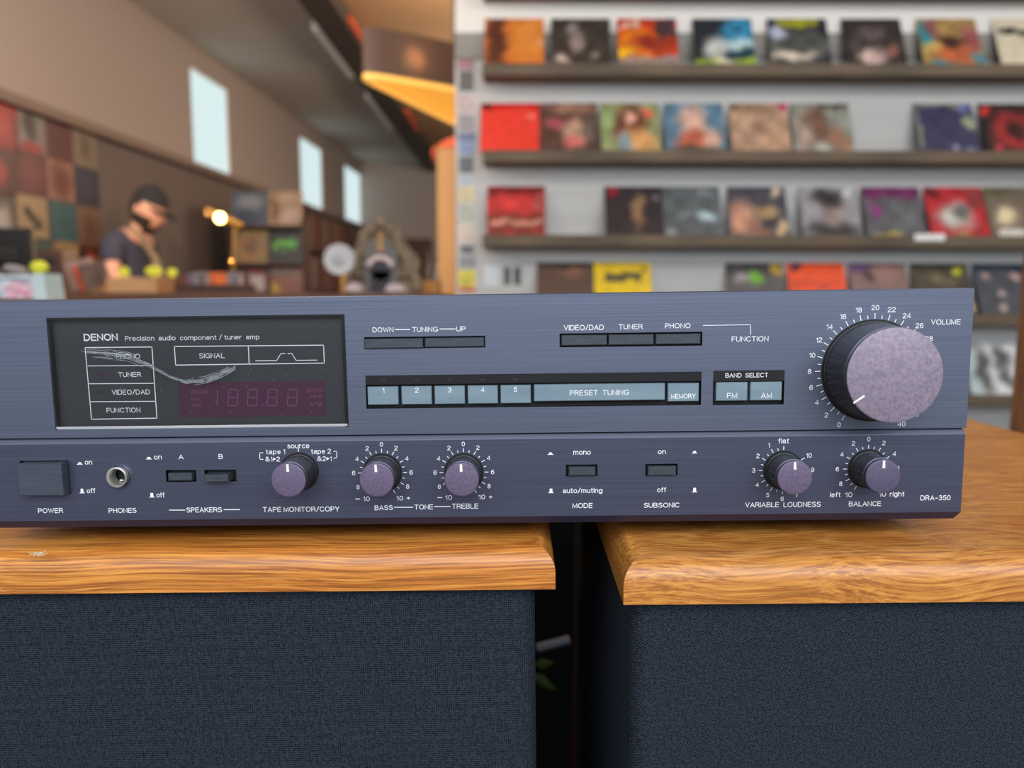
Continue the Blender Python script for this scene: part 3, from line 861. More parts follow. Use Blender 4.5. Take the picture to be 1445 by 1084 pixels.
for u, v, wd, ht, lab in ((175, 384, 15, 15, 'lime-yellow tag sticking up at the left end of the cardboard box'), (217, 383, 24, 15, 'widest lime-yellow tag above the middle of the cardboard box'), (243, 385, 14, 13, 'lime-yellow tag right of the cardboard box')):
    Y = 3.05
    a, b_ = room(u - wd / 2, v + ht / 2, Y), room(u + wd / 2, v - ht / 2, Y)
    t = empty('divider_tag', ((a.x + b_.x) / 2, Y, CT + .001 if u > 240 else CT + .006), lab, 'tag', 'lime-yellow tags over the record bins')
    hz = (a.z + b_.z) / 2 - t.location.z
    hw, hh = (b_.x - a.x) / 2, (b_.z - a.z) / 2
    MB().box((-.008, -.001, 0), (.008, .001, hz - hh)).build('stem', M['card'], t)
    MB().lathe([(.75, -.5), (1, -.3), (1, .3), (.75, .5)], 10, Matrix.Translation((0, 0, hz)) @ Matrix.Diagonal((hw, .008, hh, 1)) @ Matrix.Rotation(math.pi / 2, 4, 'X')).build('tab', M['yellow'], t)
# darker right end of the cardboard box, built as its own carton
x0, x1, z0, z1 = on_counter(224, 246, 393, 414, 3.0)
tag(MB().box((x0, 2.99, CT + .001), (x1, 3.18, z1)).build('carton', mat('darker_cardboard', (150, 98, 56), .8, noise=((20, 20, 20), (160, 108, 64), .3))), 'darker brown right end of the cardboard box, built as a small carton', 'box')
# row of discs leaning in a tray to the right
tr_ = empty('record_tray', (room(306, 412, 3.1).x, 3.1, CT), 'low wooden tray of leaning record sleeves under the brass lamp', 'tray')
tx0, tx1 = room(261, 412, 3.1).x - tr_.location.x, room(372, 412, 3.1).x - tr_.location.x
MB().box((tx0, -.09, .001), (tx1, .09, .008)).box((tx0, -.098, .001), (tx1, -.09, .035)).box((tx0, .09, .001), (tx1, .098, .035)).build('tray_box', M['dark_wood'], tr_)
cs = [(120, 60, 56), (112, 104, 108), (140, 128, 130), (104, 96, 100), (150, 128, 120), (226, 104, 52), (236, 120, 60), (240, 112, 50), (140, 130, 132), (124, 118, 122), (176, 150, 140), (96, 60, 50), (160, 140, 132)]
for k, c in enumerate(cs):
    uu = 275 + k * 7.3
    p = room(uu, 400, 3.08)
    big = 100 if 5 <= k <= 7 else 0
    sleeve('cd_case', c, [(.5, .5, .3, .4, tuple(min(255, int(x * 1.15)) for x in c))], (p.x, 3.05 + .004 * k, CT + .009), (-.15, 0, .85), '%s case, %s from the left in the tray under the brass lamp' % ('orange' if big else 'dull brown or grey', 'first second third fourth fifth sixth seventh eighth ninth tenth eleventh twelfth thirteenth'.split()[k]), 'disc case', 'orange cases in the tray' if big else 'grey and brown cases in the tray', size=.07, h=.068 + .004 * (k % 3), n=6)
# leaning sleeves left of the box
for k, (u0, c, rz, h, lab) in enumerate(((124, (168, 140, 130), 1.1, .115, 'greyish leaning sleeve left of the cardboard box'), (133, (222, 104, 74), 1.15, .10, 'coral red leaning sleeve left of the cardboard box'), (141, (120, 98, 90), 1.2, .105, 'brown leaning sleeve touching the cardboard box'))):
    p = room(u0, 400, 3.0)
    sleeve('record_sleeve', c, [(.5, .5, .3, .3, tuple(int(x * .85) for x in c))], (p.x, 3.0, CT + .018), (-.1, -.25, rz), lab, 'record', 'leaning sleeves on the counter', size=.12, h=h, n=6)
# pedestal stack: orange and olive
for u0, u1, v0, v1, c, lab, nm in ((86, 120, 399, 407, (214, 104, 28), 'flat orange box on top of an olive one', 'orange_box'), (86, 120, 407, 414, (110, 96, 50), 'flat olive box under the orange box on the counter', 'olive_box')):
    a, b_ = room(u0 + 6, v1, 3.2), room(u1, v0, 3.2)
    tag(MB().frustum((a.x, 3.24, max(a.z, CT + .001)), (b_.x, 3.36, b_.z - .0005), .003).build(nm, mat(nm, c, .6)), lab, 'box')
# black monitor on a stand and grey gear below
a, b_ = room(-30, 380, 3.3), room(41, 321, 3.3)
mo = empty('monitor', ((a.x + b_.x) / 2, 3.32, CT), 'black monitor seen from behind at the left edge on the counter', 'monitor')
ww = (b_.x - a.x) / 2
mz0, mz1 = a.z - CT, b_.z - CT
MB().frustum((-ww, -.015, mz0), (ww, .015, mz1), .006).build('screen_housing', M['black'], mo)
MB().frustum((-.06, -.03, mz0 + .03), (.06, -.014, mz0 + .09), .005).build('rear_hump', M['case'], mo)
MB().box((-.02, -.01, .012), (.02, .014, mz0 + .001)).build('neck', M['black'], mo)
MB().box((-.09, -.07, .001), (.09, .07, .012)).build('foot', M['black'], mo)
# dark upright case between monitor and the box
a, b_ = room(58, 414, 3.1), room(84, 352, 3.1)
sp = empty('small_speaker', ((a.x + b_.x) / 2, 3.17, CT), 'small dark brown loudspeaker standing on the counter beside the monitor', 'speaker')
ww, hh = (b_.x - a.x) / 2, b_.z - CT
MB().frustum((-ww, -.06, .001), (ww, .06, hh), .004).build('cabinet', M['dark_wood'], sp)
for zz, r in ((hh * .3, ww * .75), (hh * .72, ww * .45)):
    MB().lathe([(r, 0), (r * .8, .004), (r * .3, -.001), (.001, .002)], 16, Matrix.Translation((0, -.0605, zz)) @ Matrix.Rotation(math.pi / 2, 4, 'X'), (False, False)).build('speaker_cone', M['black'], sp)
# white sign box with round pink/blue print, nearer to the camera, on its own stand
SYN = 1.55
a, b_ = room(-40, 421, SYN), room(47, 388, SYN)
c_ = room(66, 388, SYN)
sg = empty('sign_box', ((a.x + b_.x) / 2, SYN + .03, a.z), 'white acrylic sign box with a pink and blue printed card, at the left edge', 'sign')
ww, hh = (b_.x - a.x) / 2, b_.z - a.z
MB().box((-ww, -.03, 0), (ww, .03, hh)).build('card_holder', mat('white_acrylic', (226, 232, 232), .3), sg)
MB().add([(ww, -.032, -.004), (ww + .027, -.032, -.004), (ww + .022, -.032, hh + .003), (ww, -.032, hh + .003), (ww, .03, -.004), (ww + .027, .03, -.004), (ww + .022, .03, hh + .003), (ww, .03, hh + .003)], [(0, 1, 2, 3), (7, 6, 5, 4), (0, 4, 5, 1), (1, 5, 6, 2), (2, 6, 7, 3), (3, 7, 4, 0)]).build('end_post', mat('pale_mint_plastic', (206, 222, 220), .3), sg)
s_ = sleeve('printed_card', (216, 220, 226), [(.30, .25, .12, .5, (70, 170, 220)), (.78, .0, .22, .72, (232, 140, 160)), (.78, 0, .17, .52, (240, 226, 230)), (.78, 0, .13, .36, (226, 110, 140)), (.78, 0, .07, .2, (244, 230, 232)), (.5, .86, .45, .06, (120, 140, 150), 1)], (0, -.0315, .002), parent=sg, size=ww * 2 - .006, h=hh - .005, th=.001, n=22)
stt = empty('plinth', (sg.location.x, SYN + .03, 0), 'narrow dark wooden plinth carrying the white sign box', 'plinth')
MB().box((-ww - .05, -.1, a.z - .024), (ww + .06, .1, a.z - .004)).build('top_board', M['counter'], stt)
MB().box((-ww, -.07, 0), (ww, .07, a.z - .024)).build('column', M['dark_wood'], stt)
p = room(47, 382, SYN)
tag(MB().sphere((p.x, SYN + .02, b_.z + .0165), (.019, .014, .014), 12).build('paper_flower', M['yellow']), 'lime-yellow paper ball on top of the white sign box', 'decoration')
tag(MB().sphere((p.x - .05, SYN + .02, b_.z + .012), (.026, .016, .01), 12, Matrix.Rotation(.2, 4, 'Y')).build('crumpled_wrapper', mat('clear_grey_wrap', (150, 140, 140), .3)), 'crumpled grey wrapper lying on the white sign box', 'wrapper')

# brass desk lamp
LY = 3.62
pb_ = room(313, 307, LY)
stem_top, stem_bot = room(331, 318, LY), room(327, 380, LY)
dl = empty('desk_lamp', (stem_bot.x, LY, CT), 'brass desk lamp with a lit bulb standing on the counter', 'lamp')
L0 = dl.location
MB().lathe([(.055, .001), (.055, .012), (.02, .02)], 20).build('base', M['brass'], dl, smooth=True)
MB().tube([Vector((0, 0, .018)), stem_top - L0], .006, 8).build('stem', M['brass'], dl)
jt = room(329, 371, LY) - L0
MB().sphere(jt, .014, 10).build('joint', M['brass'], dl)
ax = Vector((-.32, 0, .10)).normalized()
e0, e1 = room(343, 319, LY) - L0, room(292, 297, LY) - L0
MB().tube([e0, e0.lerp(e1, .35), e0.lerp(e1, .7), e1], [.014, .02, .021, .016], 12).build('lamp_head', M['brass'], dl, smooth=True)
bl = pb_ - L0 + Vector((0, -.022, -.004))
MB().sphere(bl, .024, 12).build('bulb', M['bulb'], dl, smooth=True)
light('desk_lamp_light', 'POINT', (pb_.x - .24, LY + .16, pb_.z - .04), 17, (1, .58, .28), .03)

# carved ornament
OY = 3.1
a, b_ = room(483, 413, OY), room(590, 306, OY)
orn = empty('carved_clock', ((a.x + b_.x) / 2, OY + .05, CT), 'ornate carved grey-gold clock case with a dark arched opening on the counter', 'clock')
ow, oh = (b_.x - a.x) / 2, b_.z - CT
gold = mat('weathered_gilt', (150, 128, 98), .6, .1, noise=((70, 70, 70), (96, 88, 80), .12), bump=((60, 60, 60), .8, .006))
gry = mat('grey_clock_body', (92, 90, 92), .6, noise=((50, 50, 50), (116, 110, 104), .2))
prof = [(-.95, .0), (-.98, .12), (-.9, .3), (-1.0, .46), (-.82, .55), (-.66, .62), (-.58, .72), (-.5, .86), (-.34, .84), (-.2, .9), (-.1, 1.0), (.08, .99), (.2, .9), (.32, .86), (.44, .90), (.52, .8), (.56, .7), (.7, .6), (.86, .52), (.98, .42), (.9, .26), (.98, .1), (.95, 0)]
pts = [(x * ow, z * oh + .001) for x, z in prof]
k = len(pts)
ob = MB()
ob.add([(x, -.02, z) for x, z in pts] + [(x, .05, z) for x, z in pts], [tuple(range(k))[::-1], tuple(range(k, 2 * k))] + [(i, (i + 1) % k, (i + 1) % k + k, i + k) for i in range(k)])
ob.build('back_plate', gold, orn)
cr = MB()
for sgn in (-1, 1):
    for j in range(9):
        t = j / 8
        x = sgn * ow * (.92 - .62 * t + .06 * math.sin(j * 2.1))
        zz = oh * (.1 + .74 * t)
        cr.sphere((x, -.026, zz), (ow * .16, .014, oh * .075), 10, Matrix.Rotation(sgn * .6 * (1 - t), 4, 'Y'))
    sp_ = [(sgn * ow * (.55 + .22 * math.cos(q)), -.03, oh * (.38 + .15 * math.sin(q))) for q in [i * .6 for i in range(10)]]
    cr.tube(sp_, .009, 6)
cr.sphere((0, -.03, oh * .92), (ow * .16, .016, oh * .09), 10)
cr.build('scroll_carving', gold, orn, smooth=True)
MB().box((-ow * .42, -.04, .001), (ow * .42, -.021, oh * .52)).lathe([(ow * .42, 0), (ow * .42, .02)], 24, Matrix.Translation((0, -.021, oh * .5)) @ Matrix.Rotation(math.pi / 2, 4, 'X')).build('body', gry, orn)
MB().box((-ow * .26, -.046, .012), (ow * .26, -.0405, oh * .3)).lathe([(ow * .26, 0), (ow * .26, .0055)], 24, Matrix.Translation((0, -.0405, oh * .3)) @ Matrix.Rotation(math.pi / 2, 4, 'X')).build('arched_opening', mat('dark_glass', (52, 46, 54), .2), orn)
arc = MB()
arc.tube([(ow * .33 * math.cos(q), -.048, oh * .3 + ow * .33 * math.sin(q)) for q in [math.pi * (.12 + i * .76 / 10) for i in range(11)]], .011, 8)
arc.build('pale_arch', mat('pale_pink_enamel', (214, 196, 196), .4), orn, smooth=True)
MB().tube([(0, -.03, oh * .56), (0, -.034, oh * .82)], [.02, .008], 8).build('finial', mat('amber_gilt', (176, 132, 82), .5), orn)
# white rosette
p = room(479, 366, 2.98)
rs = empty('paper_rosette', (p.x, 2.98, CT), 'round white paper rosette on a stick left of the carved clock', 'decoration')
hz = p.z - CT
rm = MB()
for kk in range(24):
    q = kk * math.pi / 12
    rm.tube([(0, 0, hz), (.060 * math.cos(q), -.004 * (kk % 2), hz + .060 * math.sin(q))], [.004, .010], 6)
rm.build('petals', mat('white_paper', (206, 206, 208), .7), rs)
MB().sphere((0, -.006, hz), (.03, .008, .03), 12).build('centre', mat('grey_paper', (180, 180, 184), .7), rs)
MB().tube([(.01, .004, .001), (.01, .006, hz)], .012, 8).build('stick', M['brass'], rs)
for u, v, wd, hg, lab in ((503, 386, 10, 8, 'small white tail piece right of the paper rosette'),):
    pass
for u0, u1, v0, v1, lab in ((490, 513, 396, 409, 'pinkish white shell at the left foot of the carved clock'), (545, 573, 399, 411, 'pinkish white shell at the right foot of the carved clock')):
    a, b_ = room(u0, v1, 2.98), room(u1, v0, 2.98)
    sm = MB()
    for kk in range(7):
        q = math.pi * (kk + .5) / 7
        sm.tube([(0, 0, .006), ((b_.x - a.x) / 2 * math.cos(q), 0, .006 + (b_.z - a.z) * .9 * math.sin(q))], [.003, .008], 6)
    o = sm.build('shell', mat('shell_pink', (214, 196, 196), .5), smooth=True)
    o.location = ((a.x + b_.x) / 2, 2.96, CT + .004)
    tag(o, lab, 'shell')
# small things to the right of the clock
a, b_ = room(586, 413, 3.2), room(619, 396, 3.2)
tag(MB().frustum((a.x, 3.2, CT + .001), (b_.x, 3.33, b_.z), .003).build('wooden_box', mat('caramel_wood', (170, 112, 46), .6, noise=((10, 40, 40), (184, 126, 58), .3))), 'small caramel wooden box on the counter near the timber post', 'box')
for u, v0, hw, c, lab in ((606, 352, .016, (70, 60, 58), 'dark slim bottle standing behind the caramel box'), (616, 366, .013, (150, 130, 110), 'tan slim bottle nearest the timber post')):
    p = room(u, v0, 3.45)
    tt = empty('bottle', (p.x, 3.45, CT), lab, 'bottle')
    h = p.z - CT
    MB().lathe([(hw, .001), (hw, h * .55), (hw * .45, h * .72), (hw * .4, h * .93)], 14).build('glass_body', mat('bottle_' + str(u), c, .3), tt, smooth=True)
    MB().lathe([(hw * .48, h * .93), (hw * .48, h)], 12).build('stopper', M['dark_wood'], tt)

# ------------------------------------------------------------------ record rack with face-out sleeves, behind
RY = 6.5
rx0, rx1 = room(322, 300, RY).x, room(424, 300, RY).x
rk = empty('record_rack', ((rx0 + rx1) / 2, RY + .1, 0), 'dark wooden rack of face-out records below the first high window', 'rack')
cxr = (rx0 + rx1) / 2
hwid = (rx1 - rx0) / 2
zt = room(370, 264, RY).z
zrows = [room(370, 318, RY).z, room(370, 371, RY).z, room(370, 416, RY).z]
for sx in (-hwid - .012, hwid):
    MB().box((sx, -.1, 0), (sx + .012, .14, zrows[0] + .05)).build('upright', M['dark_wood'], rk)
for zz in zrows + [.7, .35]:
    MB().box((-hwid, -.11, zz - .02), (hwid, .12, zz)).build('shelf', M['dark_wood'], rk)
MB().box((-hwid, .125, 0), (hwid, .14, zt - .1)).build('back_panel', M['dark_wood'], rk)
RK = [(0, 0, (66, 76, 92), [(.5, .7, .4, .2, (120, 124, 128)), (.4, .2, .4, .2, (40, 50, 70))], 'blue-grey sleeve at the top left of the dark rack'),
      (1, 0, (150, 124, 98), [(.6, .3, .3, .2, (176, 150, 136)), (.2, .5, .12, .4, (110, 74, 46)), (.5, .85, .3, .12, (170, 140, 110))], 'tan sleeve at the top right of the dark rack'),
      (0, 1, (130, 106, 66), [(.45, .5, .34, .36, (160, 104, 60)), (.5, .5, .2, .22, (110, 82, 52)), (.5, .95, .5, .06, (150, 130, 50), 1)], 'mustard sleeve with an orange ring on the dark rack'),
      (1, 1, (12, 14, 10), [(.5, .62, .34, .10, (96, 190, 44)), (.2, .45, .08, .14, (80, 160, 40)), (.72, .48, .08, .1, (90, 176, 44)), (.45, .42, .06, .08, (80, 150, 40))], 'black sleeve with bright green lettering on the dark rack'),
      (0, 2, (70, 36, 34), [(.6, .55, .3, .3, (170, 36, 34))], 'dark sleeve with a red shape low on the dark rack'),
      (1, 2, (132, 76, 58), [(.4, .8, .4, .14, (110, 92, 84), 1), (.1, .2, .2, .2, (190, 150, 40))], 'rust coloured sleeve low on the dark rack')]
for i, j, base, blobs, lab in RK:
    sleeve('record_sleeve', base, blobs, (cxr + (-.5 + i) * hwid, RY + .07, zrows[j] + .001), (-.12, 0, 0), lab, 'record', 'face-out sleeves on the dark rack', size=hwid * .97, h=min(.30, (zt if j == 0 else zrows[j - 1] - .02) - zrows[j] - .006))

# bookcase of brown box sets along the left wall
BXF = -2.42
bc = empty('bookcase', (BXF - .18, 9.2, 0), 'dark brown bookcase of box sets along the left wall under the windows', 'bookcase')
bz = [2.10, 1.60, 1.12, .62, .12]
MB().box((-.18, -1.7, 0), (-.165, 1.7, 2.0)).build('back_panel', M['dark_wood'], bc)
for sy in (-1.72, 1.7):
    MB().box((-.18, sy, 0), (.18, sy + .02, 2.0)).build('side_panel', M['dark_wood'], bc)
for zz in bz[1:]:
    MB().box((-.164, -1.7, zz - .03), (.18, 1.7, zz)).build('shelf', M['dark_wood'], bc)
ORD = 'first second third fourth fifth sixth seventh eighth ninth tenth eleventh twelfth thirteenth fourteenth fifteenth sixteenth seventeenth eighteenth nineteenth twentieth'.split()
spc = [(110, 70, 56), (92, 58, 48), (132, 104, 92), (84, 50, 42), (120, 84, 70), (74, 52, 50), (100, 62, 50)]
spm = [mat('spine_%d' % i, c, .6, noise=((30, 30, 6), tuple(int(x * .8) for x in c), .2)) for i, c in enumerate(spc)]
for row in (1, 2):
    yy = 7.53
    kk = 0
    while yy < 10.75:
        wdt = random.choice((.12, .16, .2, .24))
        h = .36 + random.random() * .08
        o = MB().frustum((0, 0, 0), (wdt - .01, .26, h), .004)
        o = o.build('box_set', spm[(kk * 3 + row) % 7])
        o.location = (BXF - .02, yy, bz[row] + .001)
        o.rotation_euler = (0, 0, math.pi / 2)
        tag(o, 'brown box set, %s from the near end of the %s shelf of the long bookcase' % ((ORD * 2)[kk], ('top', 'lower')[row - 1]), 'box set', ['box sets on the top shelf', 'box sets on the lower shelf'][row - 1])
        yy += wdt
        kk += 1
# far bookcase
a, b_ = room(560, 330, 12.4), room(606, 340, 12.4)
fb = empty('bookcase', ((a.x + b_.x) / 2, 12.6, 0), 'small dark bookcase against the far wall right of the carved clock', 'bookcase')
hw = (b_.x - a.x) / 2
MB().box((-hw, -.18, 0), (hw, .18, a.z - .12)).build('case', M['dark_wood'], fb)
MB().box((-hw - .02, -.2, a.z - .12), (hw + .02, .2, a.z - .08)).build('top_board', M['dark_wood'], fb)
for k in range(3):
    MB().box((-hw + .03, -.19, .3 + k * .55), (hw - .03, -.181, .72 + k * .55)).build('door', spm[3], fb)


# ------------------------------------------------------------------ the man in the cap
def skin_body(name, verts, edges, radii, material, parent, sub=2, root=0):
    me = bpy.data.meshes.new(name)
    me.from_pydata(verts, edges, [])
    o = bpy.data.objects.new(name, me)
    COL.objects.link(o)
    sm = o.modifiers.new('skin', 'SKIN')
    lay = me.skin_vertices[0] if me.skin_vertices else None
    if lay is None:
        bm = bmesh.new()
        bm.from_mesh(me)
        bm.verts.layers.skin.verify()
        bm.to_mesh(me)
        bm.free()
        lay = me.skin_vertices[0]
    for i, r in enumerate(radii):
        lay.data[i].radius = r if isinstance(r, tuple) else (r, r)
        lay.data[i].use_root = (i == root)
    sm.use_smooth_shade = True
    ss = o.modifiers.new('sub', 'SUBSURF')
    ss.levels = ss.render_levels = sub
    dg = bpy.context.evaluated_depsgraph_get()
    dg.update()
    m2 = bpy.data.meshes.new_from_object(o.evaluated_get(dg))
    o.modifiers.clear()
    o.data = m2
    m2.materials.clear()
    m2.materials.append(material)
    m2.shade_smooth()
    o.parent = parent
    return o


HX, HY = -2.40, 4.62
pr = empty('person', (HX, HY, -.0), 'man in a black cap and dark t-shirt looking down behind the counter', 'person')
# joints relative to the feet; facing +X
J = {
    'pelvis': (-.03, 0, .94), 'waist': (.0, 0, 1.08), 'chest': (.02, 0, 1.265), 'upper': (.035, 0, 1.365), 'neck': (.07, 0, 1.435), 'skull': (.115, -.01, 1.53),
}
V, E, R_ = [], [], []
idx = {}


def jv(n_, p, r, par=None):
    idx[n_] = len(V)
    V.append(p)
    R_.append(r)
    if par: E.append((idx[par], idx[n_]))


jv('pelvis', J['pelvis'], (.15, .13))
jv('waist', J['waist'], (.14, .11), 'pelvis')
jv('chest', J['chest'], (.16, .12), 'waist')
jv('upper', J['upper'], (.12, .10), 'chest')
jv('neck', J['neck'], (.055, .055), 'upper')
jv('skull', J['skull'], (.07, .07), 'neck')
for s, nm in ((-1, 'n'), (1, 'f')):
    jv('sh' + nm, (.0, s * .17, 1.365), (.06, .06), 'upper')
    jv('el' + nm, (.02 + (.03 if s > 0 else 0), s * .24, 1.15), (.042, .042), 'sh' + nm)
    jv('wr' + nm, (.24, s * .17, 1.09), (.028, .028), 'el' + nm)
    jv('pa' + nm, (.30, s * .155, 1.075), (.026, .036), 'wr' + nm)
    jv('hp' + nm, (-.03, s * .09, .88), (.095, .095), 'pelvis')
    jv('kn' + nm, (.01, s * .10, .50), (.065, .065), 'hp' + nm)
    jv('an' + nm, (-.02, s * .10, .09), (.042, .042), 'kn' + nm)
    jv('to' + nm, (.14, s * .11, .04), (.036, .036), 'an' + nm)
    for f in range(5):
        dy = (f - 2) * .017
        L = (.05, .075, .082, .075, .058)[f] if s < 0 else (.058, .075, .082, .075, .05)[f]
        if (f == 4 and s < 0) or (f == 0 and s > 0):
            pass
        b0 = 'fa%s%d' % (nm, f)
        jv(b0, (.345, s * .155 + dy, 1.07), .0085, 'pa' + nm)
        jv(b0 + 'm', (.345 + L * .55, s * .155 + dy * 1.15, 1.06), .008, b0)
        jv(b0 + 't', (.345 + L * .85, s * .155 + dy * 1.2, 1.04), .007, b0 + 'm')
skin_body('body', V, E, R_, M['skin'], pr)
# head: shaped ellipsoid with brow, nose, jaw, ears
hm = Matrix.Translation((.14, -.015, 1.565)) @ Matrix.Rotation(-.18, 4, 'Z') @ Matrix.Rotation(math.radians(26), 4, 'Y') @ Matrix.Scale(1.10, 4)
hb = bmesh.new()
bmesh.ops.create_uvsphere(hb, u_segments=28, v_segments=20, radius=1)
for v in hb.verts:
    x, y, z = v.co
    sx, sy, sz = .098, .076, .122
    px, py, pz = x * sx, y * sy, z * sz
    if z < -.1:
        py *= 1 + .28 * z * .9
        px = px * (1 + .12 * z) + .012 * (-z)
    if x > .3 and abs(y) < .28:      # nose
        d = math.exp(-((z + .12) / .2) ** 2 - (y / .16) ** 2)
        px += .026 * d
    if x > .3:                       # eye sockets, lips
        for ey in (-.38, .38):
            px -= .009 * math.exp(-((z - .08) / .12) ** 2 - ((y - ey) / .16) ** 2)
        px += .006 * math.exp(-((z + .5) / .06) ** 2 - (y / .22) ** 2)
    v.co = hm @ Vector((px, py, pz))
me = bpy.data.meshes.new('head')
hb.to_mesh(me)
hb.free()
me.materials.append(M['skin'])
me.shade_smooth()
o = bpy.data.objects.new('head', me)
COL.objects.link(o)
o.parent = pr
for s in (-1, 1):
    MB().sphere(hm @ Vector((-.012, s * .077, -.005)), (.018, .008, .03), 10, Matrix.Rotation(.4, 4, 'Y')).build('ear', M['skin'], pr, smooth=True)
    MB().sphere(hm @ Vector((.082, s * .030, .010)), (.008, .011, .008), 10).build('eye', mat('eye_white', (120, 110, 106), .3), pr, smooth=True)
# beard and hair
bb = bmesh.new()
bmesh.ops.create_uvsphere(bb, u_segments=24, v_segments=16, radius=1)
for v in list(bb.verts):
    x, y, z = v.co
    keep = z < -.18 and not (x > .55 and z > -.42 and abs(y) < .5)
    if not keep:
        bb.verts.remove(v)
        continue
    py = y * .084 * (1 + .28 * z * .9)
    v.co = hm @ Vector((x * .106 * (1 + .12 * z) + .012 * (-z) + (.004 if x > .3 else 0), py, z * .132))
me = bpy.data.meshes.new('beard')
bb.to_mesh(me)
bb.free()
me.materials.append(M['beard'])
o = bpy.data.objects.new('beard', me)
COL.objects.link(o)
o.parent = pr
hr = bmesh.new()
bmesh.ops.create_uvsphere(hr, u_segments=24, v_segments=16, radius=1)
for v in list(hr.verts):
    x, y, z = v.co
    if x > .15 or z < -.35: hr.verts.remove(v); continue
    v.co = hm @ Vector((x * .104, y * .082, z * .125))
me = bpy.data.meshes.new('hair')
hr.to_mesh(me)
hr.free()
me.materials.append(M['beard'])
o = bpy.data.objects.new('hair', me)
COL.objects.link(o)
o.parent = pr
cp = bmesh.new()
bmesh.ops.create_uvsphere(cp, u_segments=28, v_segments=18, radius=1)
for v in list(cp.verts):
    x, y, z = v.co
    if z < .22: cp.verts.remove(v); continue
    v.co = hm @ Vector((x * .108, y * .088, z * .138 + .004))
me = bpy.data.meshes.new('cap')
cp.to_mesh(me)
cp.free()
me.materials.append(M['cap_cloth'])
me.shade_smooth()
o = bpy.data.objects.new('cap', me)
COL.objects.link(o)
o.parent = pr
bv = MB()
vs = []
for j in range(2):
    for i in range(11):
        a = -1.15 + 2.3 * i / 10
        vs.append(hm @ Vector((.095 * math.cos(a) * 1.0, .08 * math.sin(a), .034 - .004 * j)))
    for i in range(11):
        a = -1.15 + 2.3 * i / 10
        vs.append(hm @ Vector((.06 + .125 * math.cos(a), .075 * math.sin(a), .022 - .004 * j)))
fs = []
for i in range(10):
    fs += [(i, i + 11, i + 12, i + 1), (22 + i, 23 + i, 34 + i, 33 + i), (i + 11, i + 33, i + 34, i + 12)]
bv.add(vs, fs)
bv.build('cap_brim', M['cap_cloth'], o)
# shirt, trousers, apron
skin_body('tshirt', [(-.03, 0, .92), (.0, 0, 1.10), (.02, 0, 1.265), (.035, 0, 1.37), (.055, 0, 1.40), (0, -.17, 1.37), (.01, -.215, 1.22), (0, .17, 1.37), (.01, .215, 1.22)],
          [(0, 1), (1, 2), (2, 3), (3, 4), (3, 5), (5, 6), (3, 7), (7, 8)], [(.165, .145), (.157, .127), (.178, .138), (.135, .115), (.075, .075), .078, .07, .078, .07], M['shirt'], pr)
skin_body('trousers', [(-.03, 0, .95), (-.03, -.09, .87), (.01, -.10, .5), (-.02, -.10, .12), (-.03, .09, .87), (.01, .10, .5), (-.02, .10, .12)],
          [(0, 1), (1, 2), (2, 3), (0, 4), (4, 5), (5, 6)], [(.16, .14), .11, .085, .07, .11, .085, .07], M['trouser'], pr)
MB().tube([(.055, -.10, 1.46), (.13, -.085, 1.385), (.185, -.06, 1.28), (.20, -.05, 1.18), (.19, -.05, 1.06)], [.016, .02, .024, .034, .05], 8).build('apron_strap', M['apron'], pr, smooth=True)
MB().box((.155, -.14, .62), (.17, .14, 1.12)).build('apron', M['apron'], pr)

# ------------------------------------------------------------------ rough post at the right, things in the gap
pa = room(1428, 560, 1.06)
tag(MB().box((pa.x, .95, 0), (pa.x + .1, 1.06, CEIL - .001)).build('rough_post', M['rough_post']), 'rough brown wooden post at the right edge of the picture', 'post')


# ------------------------------------------------------------------ the hi-fi frame
def fgroot(name, org, label, cat, group=None):
    p = GROT @ np.array(org) / 1000.0
    return empty(name, (p[0], p[1], p[2] + CAMZ), label, cat, group, rot=(0, -TILT, 0))


